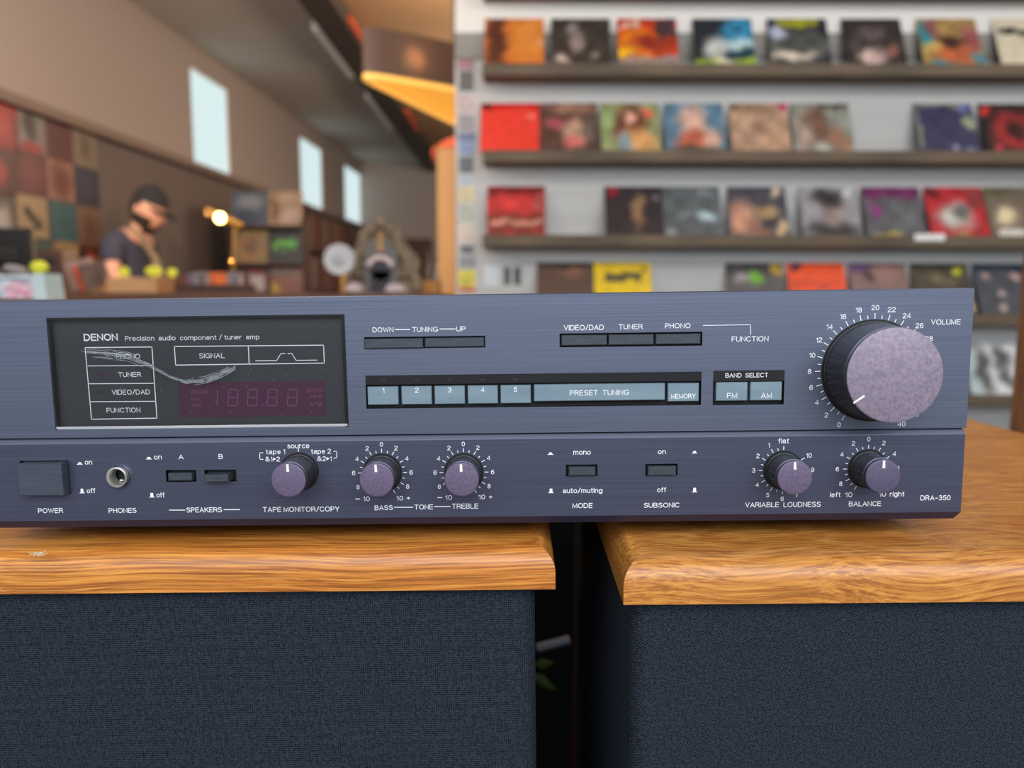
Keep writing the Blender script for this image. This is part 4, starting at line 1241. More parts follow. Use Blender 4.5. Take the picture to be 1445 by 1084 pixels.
# loudspeakers
def speaker(org_x0, org_x1, yf, yb, bx0, bx1, byf, oak, cloth, label, round_left):
    org = ((org_x0 + org_x1) / 2, (yf + yb) / 2, -1040)
    t = fgroot('loudspeaker', org, label, 'speaker', 'pair of oak-topped loudspeakers')
    prof = [(0, -127.5), (0, -119.0), (.5, -116.2), (1.8, -113.6), (4.0, -111.2), (6.8, -109.6), (10, -108.7), (13, -108.5)]
    mb = MB()
    vs = []
    for ins, z_ in prof:
        vs += [(org_x0 + ins, yf + ins, z_), (org_x1 - ins, yf + ins, z_), (org_x1 - ins, yb - ins, z_), (org_x0 + ins, yb - ins, z_)]
    fs = [(3, 2, 1, 0)]
    for i in range(len(prof) - 1):
        for k_ in range(4):
            k2 = (k_ + 1) % 4
            fs.append((i * 4 + k_, i * 4 + k2, i * 4 + 4 + k2, i * 4 + 4 + k_))
    n_ = (len(prof) - 1) * 4
    fs.append((n_, n_ + 1, n_ + 2, n_ + 3))
    mb.add(vs, fs)
    o = mb.build('oak_top', oak, t, origin=org, scale=.001)
    me_ = o.data
    me_.shade_smooth()
    me_.set_sharp_from_angle(angle=math.radians(32))
    # cloth-wrapped body with softly rounded vertical corners
    r = 9
    ring = []
    for cx_, cy_, a0 in ((bx0 + r, byf + r, 180), (bx1 - r, byf + r, 270), (bx1 - r, yb - 20 - r, 0), (bx0 + r, yb - 20 - r, 90)):
        for k_ in range(6):
            a = math.radians(a0 + 18 * k_)
            ring.append((cx_ + r * math.cos(a), cy_ + r * math.sin(a)))
    nn = len(ring)
    mb = MB()
    mb.add([(x, y, -128) for x, y in ring] + [(x, y, -980) for x, y in ring], [(i, i + nn, (i + 1) % nn + nn, (i + 1) % nn) for i in range(nn)] + [tuple(range(nn)), tuple(range(nn, 2 * nn))[::-1]])
    o = mb.build('grille_cloth', cloth, t, origin=org, scale=.001)
    o.data.shade_smooth()
    o.data.set_sharp_from_angle(angle=math.radians(32))
    mb = MB()
    mb.box((org_x0 + 4, yf + 4, -1036), (org_x1 - 4, yb - 4, -980.5))
    mb.build('plinth', M['box_black'], t, origin=org, scale=.001)
    return t, org


SL, orgL = speaker(-336, 14.5, 313, 660, -326, 5.6, 319, M['oak_l'], M['cloth'], 'left loudspeaker with a black cloth front under an oak top', False)
SR, orgR = speaker(41.8, 392, 295.8, 646, 46.5, 383, 303, M['oak_r'], M['cloth2'], 'right loudspeaker with a black cloth front under an oak top', True)
# white chips in the varnish of the left top
ch = MB()
for k in range(60):
    u, v = random.gauss(53, 5.5), random.gauss(781, 1.5)
    d = (u - CX) / FPX * RG + (v - CY) / FPX * DG + FG
    p = d * (-108.35 / d[2])
    s = .08 + random.random() * .2
    ch.box((p[0] - s * 1.6, p[1] - s, -108.5), (p[0] + s * 1.6, p[1] + s, -108.3))
ch.build('chipped_varnish', mat('bare_pale_wood', (238, 214, 180), .8), SL, origin=orgL, scale=.001)

# dim things seen down the gap
gc = empty('gap_darkener', (.02, 1.0, 0), 'black cabinet added behind the two speakers to keep their gap dark', 'cabinet')  # added so the gap reads dark instead of showing lit floor
MB().frustum((-.26, -.14, .001), (.26, .14, .86), .004).build('body', M['box_black'], gc)
MB().box((-.25, -.146, .03), (.25, -.1405, .83)).build('door', M['black'], gc)


def gap_pt(u, v, Y): return room(u, v, Y)


a = gap_pt(811, 1084, .72)
b_ = gap_pt(820, 840, .72)
tag(MB().box((a.x, .72, 0), (b_.x, .76, b_.z + .2)).build('table_leg', M['dark_wood']), 'thin dark brown upright seen in the gap between the speakers', 'post')
pq = gap_pt(760, 912, .70)
gs = empty('plant', (pq.x, .70, 0), 'dim green leafy plant deep in the gap between the speakers', 'plant')
lf = mat('dim_leaf', (92, 120, 50), .5)
for (u0, v0, u1, v1) in ((752, 938, 783, 935), (752, 955, 786, 974), (748, 962, 770, 952)):
    p0, p1 = gap_pt(u0, v0, .70) - gs.location, gap_pt(u1, v1, .70) - gs.location
    d = p1 - p0
    nrm = Vector((-d.z, 0, d.x)).normalized() * .006
    mb = MB()
    mb.add([p0, p0 + d * .4 + nrm, p1, p0 + d * .4 - nrm, p0 + d * .4 + Vector((0, -.002, 0))], [(0, 4, 1), (1, 4, 2), (2, 4, 3), (3, 4, 0)])
    mb.build('leaf', lf, gs)
pp = gap_pt(750, 960, .70) - gs.location
MB().tube([(pp.x, .004, .12), (pp.x, .004, pp.z)], .003, 6).build('stem', lf, gs)
MB().lathe([(.03, .001), (.045, .11), (.047, .12)], 16, Matrix.Translation((pp.x - .0, .02, 0))).build('pot', M['case'], gs)
p0, p1 = gap_pt(758, 915, .66), gap_pt(804, 903, .66)
tag(MB().tube([p0, p1], .0042, 6).build('steel_strut', mat('grey_steel', (150, 156, 176), .4, .3)), 'dim grey metal strut in the gap between the speakers', 'strut')

# ------------------------------------------------------------------ the stereo receiver
YF = 320.0
XL, XR = -241.0, 193.3
ORG = (-24.0, 480.0, -108.5)
rc = fgroot('stereo_receiver', ORG, 'blue-black stereo receiver with lilac knobs resting across two oak-topped speakers', 'stereo receiver')


def part(mb, name, material, parent=None, smooth=False):
    return mb.build(name, material, parent or rc, smooth=smooth, origin=ORG, scale=.001)


def rect(u0, v0, u1, v1, Y=YF):
    """axis-aligned rectangle (x0, x1, z0, z1) in mm from picture corners (left-top, right-bottom)"""
    a, b_ = fg(u0, v0, Y), fg(u1, v1, Y)
    return a[0], b_[0], b_[2], a[2]


def rect4(tl, tr_, br, bl_, Y=YF):
    q = [fg(*p, Y) for p in (tl, tr_, br, bl_)]
    return (q[0][0] + q[3][0]) / 2, (q[1][0] + q[2][0]) / 2, (q[2][2] + q[3][2]) / 2, (q[0][2] + q[1][2]) / 2


def panel(x0, x1, z0, z1, holes, circ=None, y=YF, th=3.0):
    xs = sorted({x0, x1, *[h[0] for h in holes], *[h[1] for h in holes]})
    zs = sorted({z0, z1, *[h[2] for h in holes], *[h[3] for h in holes]})
    vid = {}
    vs, fs = [], []

    def vt(x, z_, yy):
        k_ = (round(x, 3), round(z_, 3), yy)
        if k_ not in vid:
            vid[k_] = len(vs)
            vs.append((x, yy, z_))
        return vid[k_]
    for i in range(len(xs) - 1):
        for j in range(len(zs) - 1):
            cx_, cz_ = (xs[i] + xs[i + 1]) / 2, (zs[j] + zs[j + 1]) / 2
            if any(h[0] < cx_ < h[1] and h[2] < cz_ < h[3] for h in holes): continue
            fs.append((vt(xs[i], zs[j], y), vt(xs[i + 1], zs[j], y), vt(xs[i + 1], zs[j + 1], y), vt(xs[i], zs[j + 1], y)))
    mb = MB().add(vs, fs)

    def walls(a0, a1, b0, b1):
        mb.add([(a0, y, b0), (a1, y, b0), (a1, y, b1), (a0, y, b1), (a0, y + th, b0), (a1, y + th, b0), (a1, y + th, b1), (a0, y + th, b1)],
               [(0, 4, 5, 1), (1, 5, 6, 2), (2, 6, 7, 3), (3, 7, 4, 0)])
    for h in holes:
        if not (circ and h == circ[0]): walls(*h)
    if circ:
        h, cx_, cz_, r = circ
        n_ = 32
        ring, sq = [], []
        for k_ in range(n_):
            a = 2 * math.pi * k_ / n_
            c, s = math.cos(a), math.sin(a)
            ring.append((cx_ + r * c, y, cz_ + r * s))
            m_ = max(abs(c), abs(s))
            sq.append((cx_ + (h[1] - h[0]) / 2 * c / m_, y, cz_ + (h[3] - h[2]) / 2 * s / m_))
        back = [(x, y + th, z_) for x, _, z_ in ring]
        mb.add(ring + sq + back, [(k_, k_ + n_, (k_ + 1) % n_ + n_, (k_ + 1) % n_) for k_ in range(n_)] + [(k_, (k_ + 1) % n_, (k_ + 1) % n_ + 2 * n_, k_ + 2 * n_) for k_ in range(n_)])
    return mb


ZT, ZG, ZL0, ZB = .7, -59.15, -61.6, -96.6
win = rect4((66, 449.5), (485, 442.5), (493, 601.5), (79, 607))
r_tun = rect4((513.8, 476), (684.4, 473.8), (685, 490), (514.5, 492.8))
r_fun = rect4((789, 471.2), (991, 467.7), (991, 487.4), (790.2, 490.7))
r_pre = rect4((514.9, 530.3), (989.9, 524.5), (989.2, 571.6), (517.8, 577))
r_band = rect4((1006.3, 523.2), (1107.7, 522.5), (1105.6, 571), (1006, 571.6))
up_holes = [win, r_tun, r_fun, r_pre, r_band]
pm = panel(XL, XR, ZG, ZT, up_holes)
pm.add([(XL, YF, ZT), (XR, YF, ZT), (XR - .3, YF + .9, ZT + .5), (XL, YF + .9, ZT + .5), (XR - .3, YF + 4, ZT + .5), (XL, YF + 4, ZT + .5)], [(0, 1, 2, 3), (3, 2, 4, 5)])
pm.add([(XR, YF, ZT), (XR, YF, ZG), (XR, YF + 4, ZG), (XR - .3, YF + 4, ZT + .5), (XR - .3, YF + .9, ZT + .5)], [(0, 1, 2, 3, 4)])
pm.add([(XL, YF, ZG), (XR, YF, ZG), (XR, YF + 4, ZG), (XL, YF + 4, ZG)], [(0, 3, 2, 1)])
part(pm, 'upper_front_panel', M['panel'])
r_pow = rect(27.5, 650.6, 100.4, 696.7)
r_a = rect(233.7, 663.7, 277.6, 679.9)
r_b = rect(288.2, 663.2, 334, 679.5)
r_mode = rect(798.4, 655.9, 843, 671.8)
r_sub = rect(910.9, 654.9, 956, 671)
jc = fg(168.2, 672.4)
jr = 15.6 / 3.27
r_jack = (jc[0] - 6, jc[0] + 6, jc[2] - 6, jc[2] + 6)
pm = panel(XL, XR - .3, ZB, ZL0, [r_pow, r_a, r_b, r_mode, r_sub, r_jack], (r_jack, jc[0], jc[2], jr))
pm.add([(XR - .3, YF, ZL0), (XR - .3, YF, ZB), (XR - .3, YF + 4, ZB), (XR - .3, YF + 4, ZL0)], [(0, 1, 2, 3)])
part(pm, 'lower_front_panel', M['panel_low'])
part(MB().add([(XL, YF, ZL0), (XR - .3, YF, ZL0), (XR - .3, YF + 1.6, ZL0 + 1.7), (XL, YF + 1.6, ZL0 + 1.7)], [(0, 1, 2, 3)]).add([(XL, YF - .03, ZL0 - .35), (XR - .3, YF - .03, ZL0 - .35), (XR - .3, YF - .01, ZL0), (XL, YF - .01, ZL0)], [(0, 1, 2, 3)]), 'panel_chamfer', M['chamfer'])  # second, thin strip draws the highlight line along the edge
part(MB().box((XL, YF + 2.4, ZL0 - 3), (XR - .5, YF + 4.5, ZG + 3)), 'panel_groove', M['black'])
part(MB().add([(XL, YF, ZB), (XR - .3, YF, ZB), (XR - 2.2, YF + 2.2, ZB - 3.6), (XL, YF + 2.2, ZB - 3.6), (XL, YF + 8, ZB - 3.6), (XR - 2.2, YF + 8, ZB - 3.6), (XR - .3, YF + 8, ZB)], [(0, 3, 2, 1), (3, 4, 5, 2), (1, 2, 5, 6)]), 'lower_lip', M['shaded_chamfer'])
part(MB().box((XL + 4, YF + 8, ZB - 2.5), (XR - 6, YF + 300, ZT - .2)), 'case', M['case'])
part(MB().box((XL + .5, YF + 4.05, ZB), (XR - .8, YF + 8, ZT - .3)), 'panel_backing', M['black'])
for fx in (-200, 150):
    for fy in (365, 585):
        part(MB().lathe([(9, ORG[2] + .05), (11, ORG[2] + 5), (11, ZB - 2.4)], 16, Matrix.Translation((fx, fy, 0))), 'foot', M['black'])


def recess(r, name='key_recess', depth=3.0):
    x0, x1, z0, z1 = r
    return part(MB().add([(x0, YF + depth, z0), (x1, YF + depth, z0), (x1, YF + depth, z1), (x0, YF + depth, z1)], [(0, 1, 2, 3)])
                .add([(x0 + .02, YF + .15, z0 + .02), (x1 - .02, YF + .15, z0 + .02), (x1 - .02, YF + depth, z0 + .02), (x0 + .02, YF + depth, z0 + .02),
                      (x0 + .02, YF + .15, z1 - .02), (x1 - .02, YF + .15, z1 - .02), (x1 - .02, YF + depth, z1 - .02), (x0 + .02, YF + depth, z1 - .02)],
                     [(0, 3, 2, 1), (4, 5, 6, 7), (0, 4, 7, 3), (1, 2, 6, 5)]), name, M['black'])


for r in up_holes[1:] + [r_pow, r_a, r_b, r_mode, r_sub]:
    recess(r)


def key(x0, x1, z0, z1, proud, mname, bev=.45, name='push_key'):
    return part(MB().frustum((x0, YF - proud, z0), (x1, YF + 2.6, z1), bev), name, M[mname])


# lettering: a plain one-weight sans drawn as strokes ----------------------
def arc(cx_, cy_, rx, ry, a0, a1, n_=9):
    return [(cx_ + rx * math.cos(math.radians(a0 + (a1 - a0) * k_ / (n_ - 1))), cy_ + ry * math.sin(math.radians(a0 + (a1 - a0) * k_ / (n_ - 1)))) for k_ in range(n_)]


X_ = .72      # height of the small letters


def oval(w_, h, y0=0.0):
    return arc(w_ / 2, y0 + h / 2, w_ / 2, h / 2, 0, 360, 21)


def bowl(x, w_, y0, y1):        # stem-side open bowl to the right
    r_ = (y1 - y0) / 2
    f_ = min(r_, w_ * .6)
    return [(x, y1), (x + w_ - f_, y1)] + arc(x + w_ - f_, (y0 + y1) / 2, f_, r_, 90, -90) + [(x + w_ - f_, y0), (x, y0)]


GL = {
    'A': (.68, [[(0, 0), (.34, 1), (.68, 0)], [(.13, .36), (.55, .36)]]),
    'B': (.6, [[(0, 0), (0, 1)], bowl(0, .55, .53, 1), bowl(0, .6, 0, .53)]),
    'C': (.68, [arc(.36, .5, .36, .5, 40, 320, 17)]),
    'D': (.66, [[(0, 0), (0, 1), (.26, 1)] + arc(.26, .5, .4, .5, 90, -90, 13) + [(0, 0)]]),
    'E': (.54, [[(.54, 0), (0, 0), (0, 1), (.54, 1)], [(0, .53), (.49, .53)]]),
    'F': (.5, [[(0, 0), (0, 1), (.5, 1)], [(0, .52), (.45, .52)]]),
    'G': (.7, [arc(.36, .5, .36, .5, 42, 315, 17) + [(.7, .14), (.7, .47), (.42, .47)]]),
    'H': (.6, [[(0, 0), (0, 1)], [(.6, 0), (.6, 1)], [(0, .53), (.6, .53)]]),
    'I': (.0, [[(0, 0), (0, 1)]]),
    'K': (.6, [[(0, 0), (0, 1)], [(.58, 1), (0, .38)], [(.2, .6), (.62, 0)]]),
    'L': (.48, [[(0, 1), (0, 0), (.48, 0)]]),
    'M': (.72, [[(0, 0), (0, 1), (.36, .08), (.72, 1), (.72, 0)]]),
    'N': (.6, [[(0, 0), (0, 1), (.6, 0), (.6, 1)]]),
    'O': (.76, [oval(.76, 1)]),
    'P': (.56, [[(0, 0), (0, 1)], bowl(0, .56, .46, 1)]),
    'R': (.6, [[(0, 0), (0, 1)], bowl(0, .57, .48, 1), [(.3, .48), (.5, .38), (.6, 0)]]),
    'S': (.6, [arc(.3, .75, .27, .25, 25, 210, 10) + [(.14, .58), (.44, .46)] + arc(.3, .25, .3, .25, 35, -155, 11)]),
    'T': (.6, [[(0, 1), (.6, 1)], [(.3, 1), (.3, 0)]]),
    'U': (.6, [[(0, 1), (0, .3)] + arc(.3, .3, .3, .3, 180, 360, 11) + [(.6, 1)]]),
    'V': (.64, [[(0, 1), (.32, 0), (.64, 1)]]),
    'W': (.94, [[(0, 1), (.24, 0), (.47, .94), (.7, 0), (.94, 1)]]),
    'Y': (.64, [[(0, 1), (.32, .45), (.64, 1)], [(.32, .45), (.32, 0)]]),
    'a': (.5, [[(.05, .56)] + arc(.25, .52, .2, .2, 150, 0, 8) + [(.45, .1), (.5, 0)], [(.45, .44), (.2, .4)] + arc(.19, .2, .19, .2, 90, 290, 9) + [(.45, .14)]]),
    'b': (.52, [[(0, 0), (0, 1)], arc(.26, X_ / 2, .26, X_ / 2, 180, -180, 17)]),
    'c': (.48, [arc(.26, X_ / 2, .26, X_ / 2, 40, 320, 13)]),
    'd': (.52, [[(.52, 0), (.52, 1)], arc(.26, X_ / 2, .26, X_ / 2, 0, 360, 17)]),
    'e': (.52, [[(0, .38), (.52, .38)] + arc(.26, X_ / 2, .26, X_ / 2, 5, 318, 15)]),
    'f': (.3, [[(.3, .99), (.2, .99), (.13, .9), (.13, 0)], [(0, X_ - .02), (.28, X_ - .02)]]),
    'g': (.52, [arc(.26, X_ / 2, .26, X_ / 2, 0, 360, 17), [(.52, X_), (.52, -.06)] + arc(.27, -.06, .25, .2, 0, -150, 8)]),
    'h': (.48, [[(0, 0), (0, 1)], [(0, .4)] + arc(.24, X_ - .24, .24, .24, 170, 0, 8) + [(.48, 0)]]),
    'i': (.0, [[(0, 0), (0, X_)], [(0, .9), (0, 1.0)]]),
    'k': (.46, [[(0, 0), (0, 1)], [(.42, X_), (0, .28)], [(.16, .43), (.46, 0)]]),
    'l': (.0, [[(0, 0), (0, 1)]]),
    'm': (.8, [[(0, 0), (0, X_)], [(0, .4)] + arc(.2, X_ - .2, .2, .2, 170, 0, 7) + [(.4, 0)], [(.4, .4)] + arc(.6, X_ - .2, .2, .2, 170, 0, 7) + [(.8, 0)]]),
    'n': (.48, [[(0, 0), (0, X_)], [(0, .4)] + arc(.24, X_ - .24, .24, .24, 170, 0, 8) + [(.48, 0)]]),
    'o': (.54, [oval(.54, X_)]),
    'p': (.52, [[(0, X_), (0, -.27)], arc(.26, X_ / 2, .26, X_ / 2, 180, -180, 17)]),
    'r': (.3, [[(0, 0), (0, X_)], [(0, .45), (.1, .64), (.3, .7)]]),
    's': (.44, [arc(.22, .54, .19, .18, 25, 200, 8) + [(.12, .42), (.32, .33)] + arc(.22, .18, .22, .18, 40, -155, 9)]),
    't': (.28, [[(.12, .93), (.12, .1), (.18, 0), (.28, 0)], [(0, X_ - .02), (.27, X_ - .02)]]),
    'u': (.48, [[(0, X_), (0, .24)] + arc(.24, .24, .24, .24, 180, 350, 8), [(.48, X_), (.48, 0)]]),
    'z': (.44, [[(0, X_), (.44, X_), (0, 0), (.44, 0)]]),
    '0': (.52, [oval(.52, 1)]),
    '1': (.22, [[(0, .78), (.12, .84), (.22, 1), (.22, 0)]]),
    '2': (.52, [arc(.26, .73, .26, .27, 165, -30, 9) + [(.03, .12), (0, 0), (.52, 0)]]),
    '3': (.52, [arc(.26, .76, .23, .24, 155, -90, 10), [(.22, .53), (.3, .53)] + arc(.26, .27, .26, .27, 75, -155, 11)]),
    '4': (.56, [[(.43, 0), (.43, 1), (0, .27), (.56, .27)]]),
    '5': (.52, [[(.48, 1), (.1, 1), (.04, .5)] + arc(.26, .33, .26, .33, 120, -150, 12)]),
    '6': (.52, [arc(.26, .32, .26, .32, 180, -180, 15), [(0, .32)] + arc(.29, .5, .29, .5, 170, 45, 9)]),
    '7': (.5, [[(0, 1), (.5, 1), (.22, .4), (.16, 0)]]),
    '8': (.52, [arc(.26, .77, .22, .23, -90, 270, 15), arc(.26, .27, .26, .27, 90, 450, 17)]),
    '9': (.52, [arc(.26, .68, .26, .32, 0, 360, 15), [(.52, .68)] + arc(.23, .5, .29, .5, -10, -135, 9)]),
    '/': (.4, [[(0, -.05), (.4, 1.05)]]),
    '&': (.66, [[(.66, 0), (.14, .68)] + arc(.3, .8, .17, .2, 190, -20, 8) + [(.12, .42)] + arc(.26, .24, .26, .24, 150, 330, 8) + [(.62, .45)]]),
    '+': (.5, [[(0, .45), (.5, .45)], [(.25, .18), (.25, .72)]]),
    '-': (.4, [[(0, .42), (.4, .42)]]),
}


def ribbon(mb, P, wv, y):
    """uniform-width strip along 2-D points (mm), mitred joints"""
    P = [np.array(p, float) for p in P]
    Q = [P[0]]
    for p in P[1:]:
        if np.linalg.norm(p - Q[-1]) > 1e-4: Q.append(p)
    closed = np.linalg.norm(Q[0] - Q[-1]) < 1e-3
    if len(Q) < 2: return
    vs, k_ = [], len(Q)
    for i_ in range(k_):
        a = Q[i_] - Q[i_ - 1] if i_ > 0 else (Q[0] - Q[-2] if closed else Q[1] - Q[0])
        b_ = Q[i_ + 1] - Q[i_] if i_ < k_ - 1 else (Q[1] - Q[0] if closed else Q[-1] - Q[-2])
        a, b_ = a / np.linalg.norm(a), b_ / np.linalg.norm(b_)
        na, nb = np.array([-a[1], a[0]]), np.array([-b_[1], b_[0]])
        m_ = na + nb
        L_ = np.linalg.norm(m_)
        m_ = na if L_ < .3 else m_ / L_
        sc_ = min(1.9, 1 / max(.35, float(m_ @ na)))
        p = Q[i_]
        if not closed and i_ == 0: p = p - a * wv * .5
        if not closed and i_ == k_ - 1: p = p + b_ * wv * .5
        vs += [(p[0] + m_[0] * wv / 2 * sc_, y, p[1] + m_[1] * wv / 2 * sc_), (p[0] - m_[0] * wv / 2 * sc_, y, p[1] - m_[1] * wv / 2 * sc_)]
    mb.add(vs, [(2 * i_ + 1, 2 * i_ + 3, 2 * i_ + 2, 2 * i_) for i_ in range(k_ - 1)])


def put_text(mb, txt, x0, x1, zc, h, y, bold=0.0, slant=0.0):
    """letters whose body spans x0..x1; zc = middle of the capitals, h = capital height (mm)"""
    wv = .125 * h + bold * h
    gap = .23
    x, runs = 0.0, []
    for c in txt:
        if c == ' ':
            x += .34
            continue
        w_, strokes = GL[c]
        runs.append((x, strokes))
        x += w_ + gap
    tot = x - gap
    ww_ = x1 - x0 - wv
    sx = ww_ / tot if tot > .02 else h
    hh_ = h - wv
    for xo, strokes in runs:
        off = (x0 + x1) / 2 if tot <= .02 else x0 + wv / 2
        for si_, st in enumerate(strokes):        # each stroke a few microns prouder, so overlaps never share a plane
            ribbon(mb, [(off + (xo + px_) * sx, zc - hh_ / 2 + pz_ * hh_) for px_, pz_ in st], wv, y - .012 * si_)
    return mb


def T(txt, u0, u1, v, hpx=7.0, y=YF - .04, parent=None, name='lettering', m='white', bold=0.0, lower=False):
    a, b_ = fg(u0, v, y), fg(u1, v, y)
    mb = MB()
    put_text(mb, txt, a[0], b_[0], (a[2] + b_[2]) / 2, hpx / 3.27, y, bold)
    return part(mb, name, M[m], parent)


def line(mb, pts, wpx=1.1, y=YF - .04):
    wv = wpx / 3.27 / 2
    P = [fg(u, v, y) for u, v in pts]
    for a, b_ in zip(P[:-1], P[1:]):
        d = np.array([b_[0] - a[0], b_[2] - a[2]])
        d = d / np.linalg.norm(d)
        n_ = np.array([-d[1], d[0]]) * wv
        e = d * wv
        mb.add([(a[0] - e[0] - n_[0], y, a[2] - e[1] - n_[1]), (b_[0] + e[0] - n_[0], y, b_[2] + e[1] - n_[1]), (b_[0] + e[0] + n_[0], y, b_[2] + e[1] + n_[1]), (a[0] - e[0] + n_[0], y, a[2] - e[1] + n_[1])], [(0, 1, 2, 3)])
    return mb


def hline(u0, u1, v, name='printed_line'):
    part(line(MB(), [(u0, v), (u1, v)]), name, M['white'])


# keys --------------------------------------------------------------------
x0, x1, z0, z1 = r_tun
xm = fg(598.4, 484)[0]
key(x0 + .1, xm - .35, z0 + .1, z1 - .7, 1.3, 'key', name='tuning_key')
key(xm + .35, x1 - .5, z0 + .3, z1 - .7, 1.0, 'key', name='tuning_key')
x0, x1, z0, z1 = r_fun
xa, xb = fg(857.5, 480)[0], fg(923.7, 480)[0]
for a, b_, pr_ in ((x0 + .8, xa - .3, .2), (xa + .4, xb - .4, .3), (xb + .5, x1 - .6, -.3)):
    key(a, b_, z0 + .7, z1 - .8, pr_, 'key', .35, 'function_key')
x0, x1, z0, z1 = r_pre
zk1, zk0 = fg(540, 545.9)[2], fg(540, 571.5)[2]
part(MB().box((x0 + .03, YF + .3, zk1 + .9), (x1 - .03, YF + 2.9, z1 - .05)), 'indicator_strip', mat('smoked_strip', (34, 34, 38), .2))
for u0, u1, nm in ((518.6, 561.8, '1'), (566.4, 609.0, '2'), (613.1, 655.8, '3'), (660, 702.4, '4'), (706.3, 749.2, '5'), (942.4, 986.3, 'MEMORY')):
    a, b_ = fg(u0, 556)[0], fg(u1, 556)[0]
    k_ = key(a, b_, zk0, zk1, .0, 'silver_key', .3, 'preset_key')
    if len(nm) == 1:
        uc = {'1': 541.2, '2': 588, '3': 634.4, '4': 681.2, '5': 727.4}[nm]
        T(nm, uc - (1.4 if nm == '1' else 2.5), uc + (1.2 if nm == '1' else 2.5), 551.2 - (uc - 541) * .009, 7.2, YF - .05, k_, 'key_number')
        mb = MB()
        a = fg(uc - 3.5, 534.6, YF + .25)
        b_ = fg(uc + 3.5, 536.2, YF + .25)
        zi = zk1 + 2.6
        mb.box((a[0], YF + .2, zi - .3), (b_[0], YF + .29, zi + .3))
        part(mb, 'indicator_lamp', M['led_red'])
    else:
        T(nm, 946.7, 981.6, 559.2, 7.0, YF - .05, k_, 'key_lettering')
a, b_ = fg(753.5, 556)[0], fg(937.7, 556)[0]
k_ = key(a, b_, zk0 + .9, zk1 + .2, 1.1, 'silver_key', .3, 'preset_key')
T('PRESET  TUNING', 803.9, 887.3, 554.2, 7.4, YF - 1.16, k_, 'key_lettering')
x0, x1, z0, z1 = r_band
part(MB().box((x0 + .03, YF + .1, fg(1050, 538.2)[2]), (x1 - .03, YF + 2.9, z1 - .03)), 'band_strip', mat('black_band_strip', (24, 24, 28), .35))
T('BAND  SELECT', 1023.7, 1083.8, 529.6, 6.2, YF + .05)
for u0, u1, t_, q0, q1 in ((1010.4, 1055.1, 'FM', 1025.8, 1040.4), (1058.9, 1103.6, 'AM', 1073.9, 1089.3)):
    a, b_ = fg(u0, 552), fg(u1, 552)
    k_ = key(a[0], b_[0], fg(1055, 565.6)[2], fg(1055, 539.3)[2], 0, 'silver_key', .3, 'band_key')
    T(t_, q0, q1, 558.2, 7.4, YF - .05, k_, 'key_lettering')
# push keys in the lower panel
kb0, kb1 = fg(35.2, 672)[0], fg(97, 672)[0]
key(kb0, kb1, r_pow[2] + .5, r_pow[3] - .5, 4.8, 'power', .25, 'power_key')


def lowkey(r, uf0, uf1, vt_, vb_, proud):
    a, b_ = fg(uf0, vt_, YF - proud), fg(uf1, vb_, YF - proud)
    key(a[0], b_[0], b_[2], a[2], proud, 'key', .45, 'push_key')


lowkey(r_a, 236.4, 270.6, 668.5, 678.8, 1.6)
lowkey(r_b, 287.6, 321.8, 670.8, 680.6, 4.2)
lowkey(r_mode, 802.5, 840.3, 659.8, 671.8, 1.7)
lowkey(r_sub, 914.4, 954.3, 659.0, 671.2, 1.7)
# headphone socket
JM = Matrix.Translation((jc[0], YF, jc[2])) @ Matrix.Rotation(math.pi / 2, 4, 'X')
jk = part(MB().lathe([(4.5, -2.8), (4.5, 0.0), (4.6, 2.0), (4.55, 2.4), (4.3, 2.55), (3.9, 2.5), (3.6, 2.1), (3.15, .6), (3.0, -2.8)], 40, JM, (False, False)), 'headphone_socket', M['nickel'], smooth=True)
part(MB().lathe([(3.0, -2.9), (3.0, -12), (.1, -12)], 24, JM, (False, False)), 'socket_bore', M['black'], jk)
part(MB().box((jc[0] - 1.0, YF + 2, jc[2] - 2.6), (jc[0] + .6, YF + 8, jc[2] - 1.9)), 'contact_spring', M['nickel'], jk)
part(MB().lathe([(4.85, -3.0), (4.2, -3.0)], 32, JM, (False, False)), 'socket_recess', M['black'], jk)


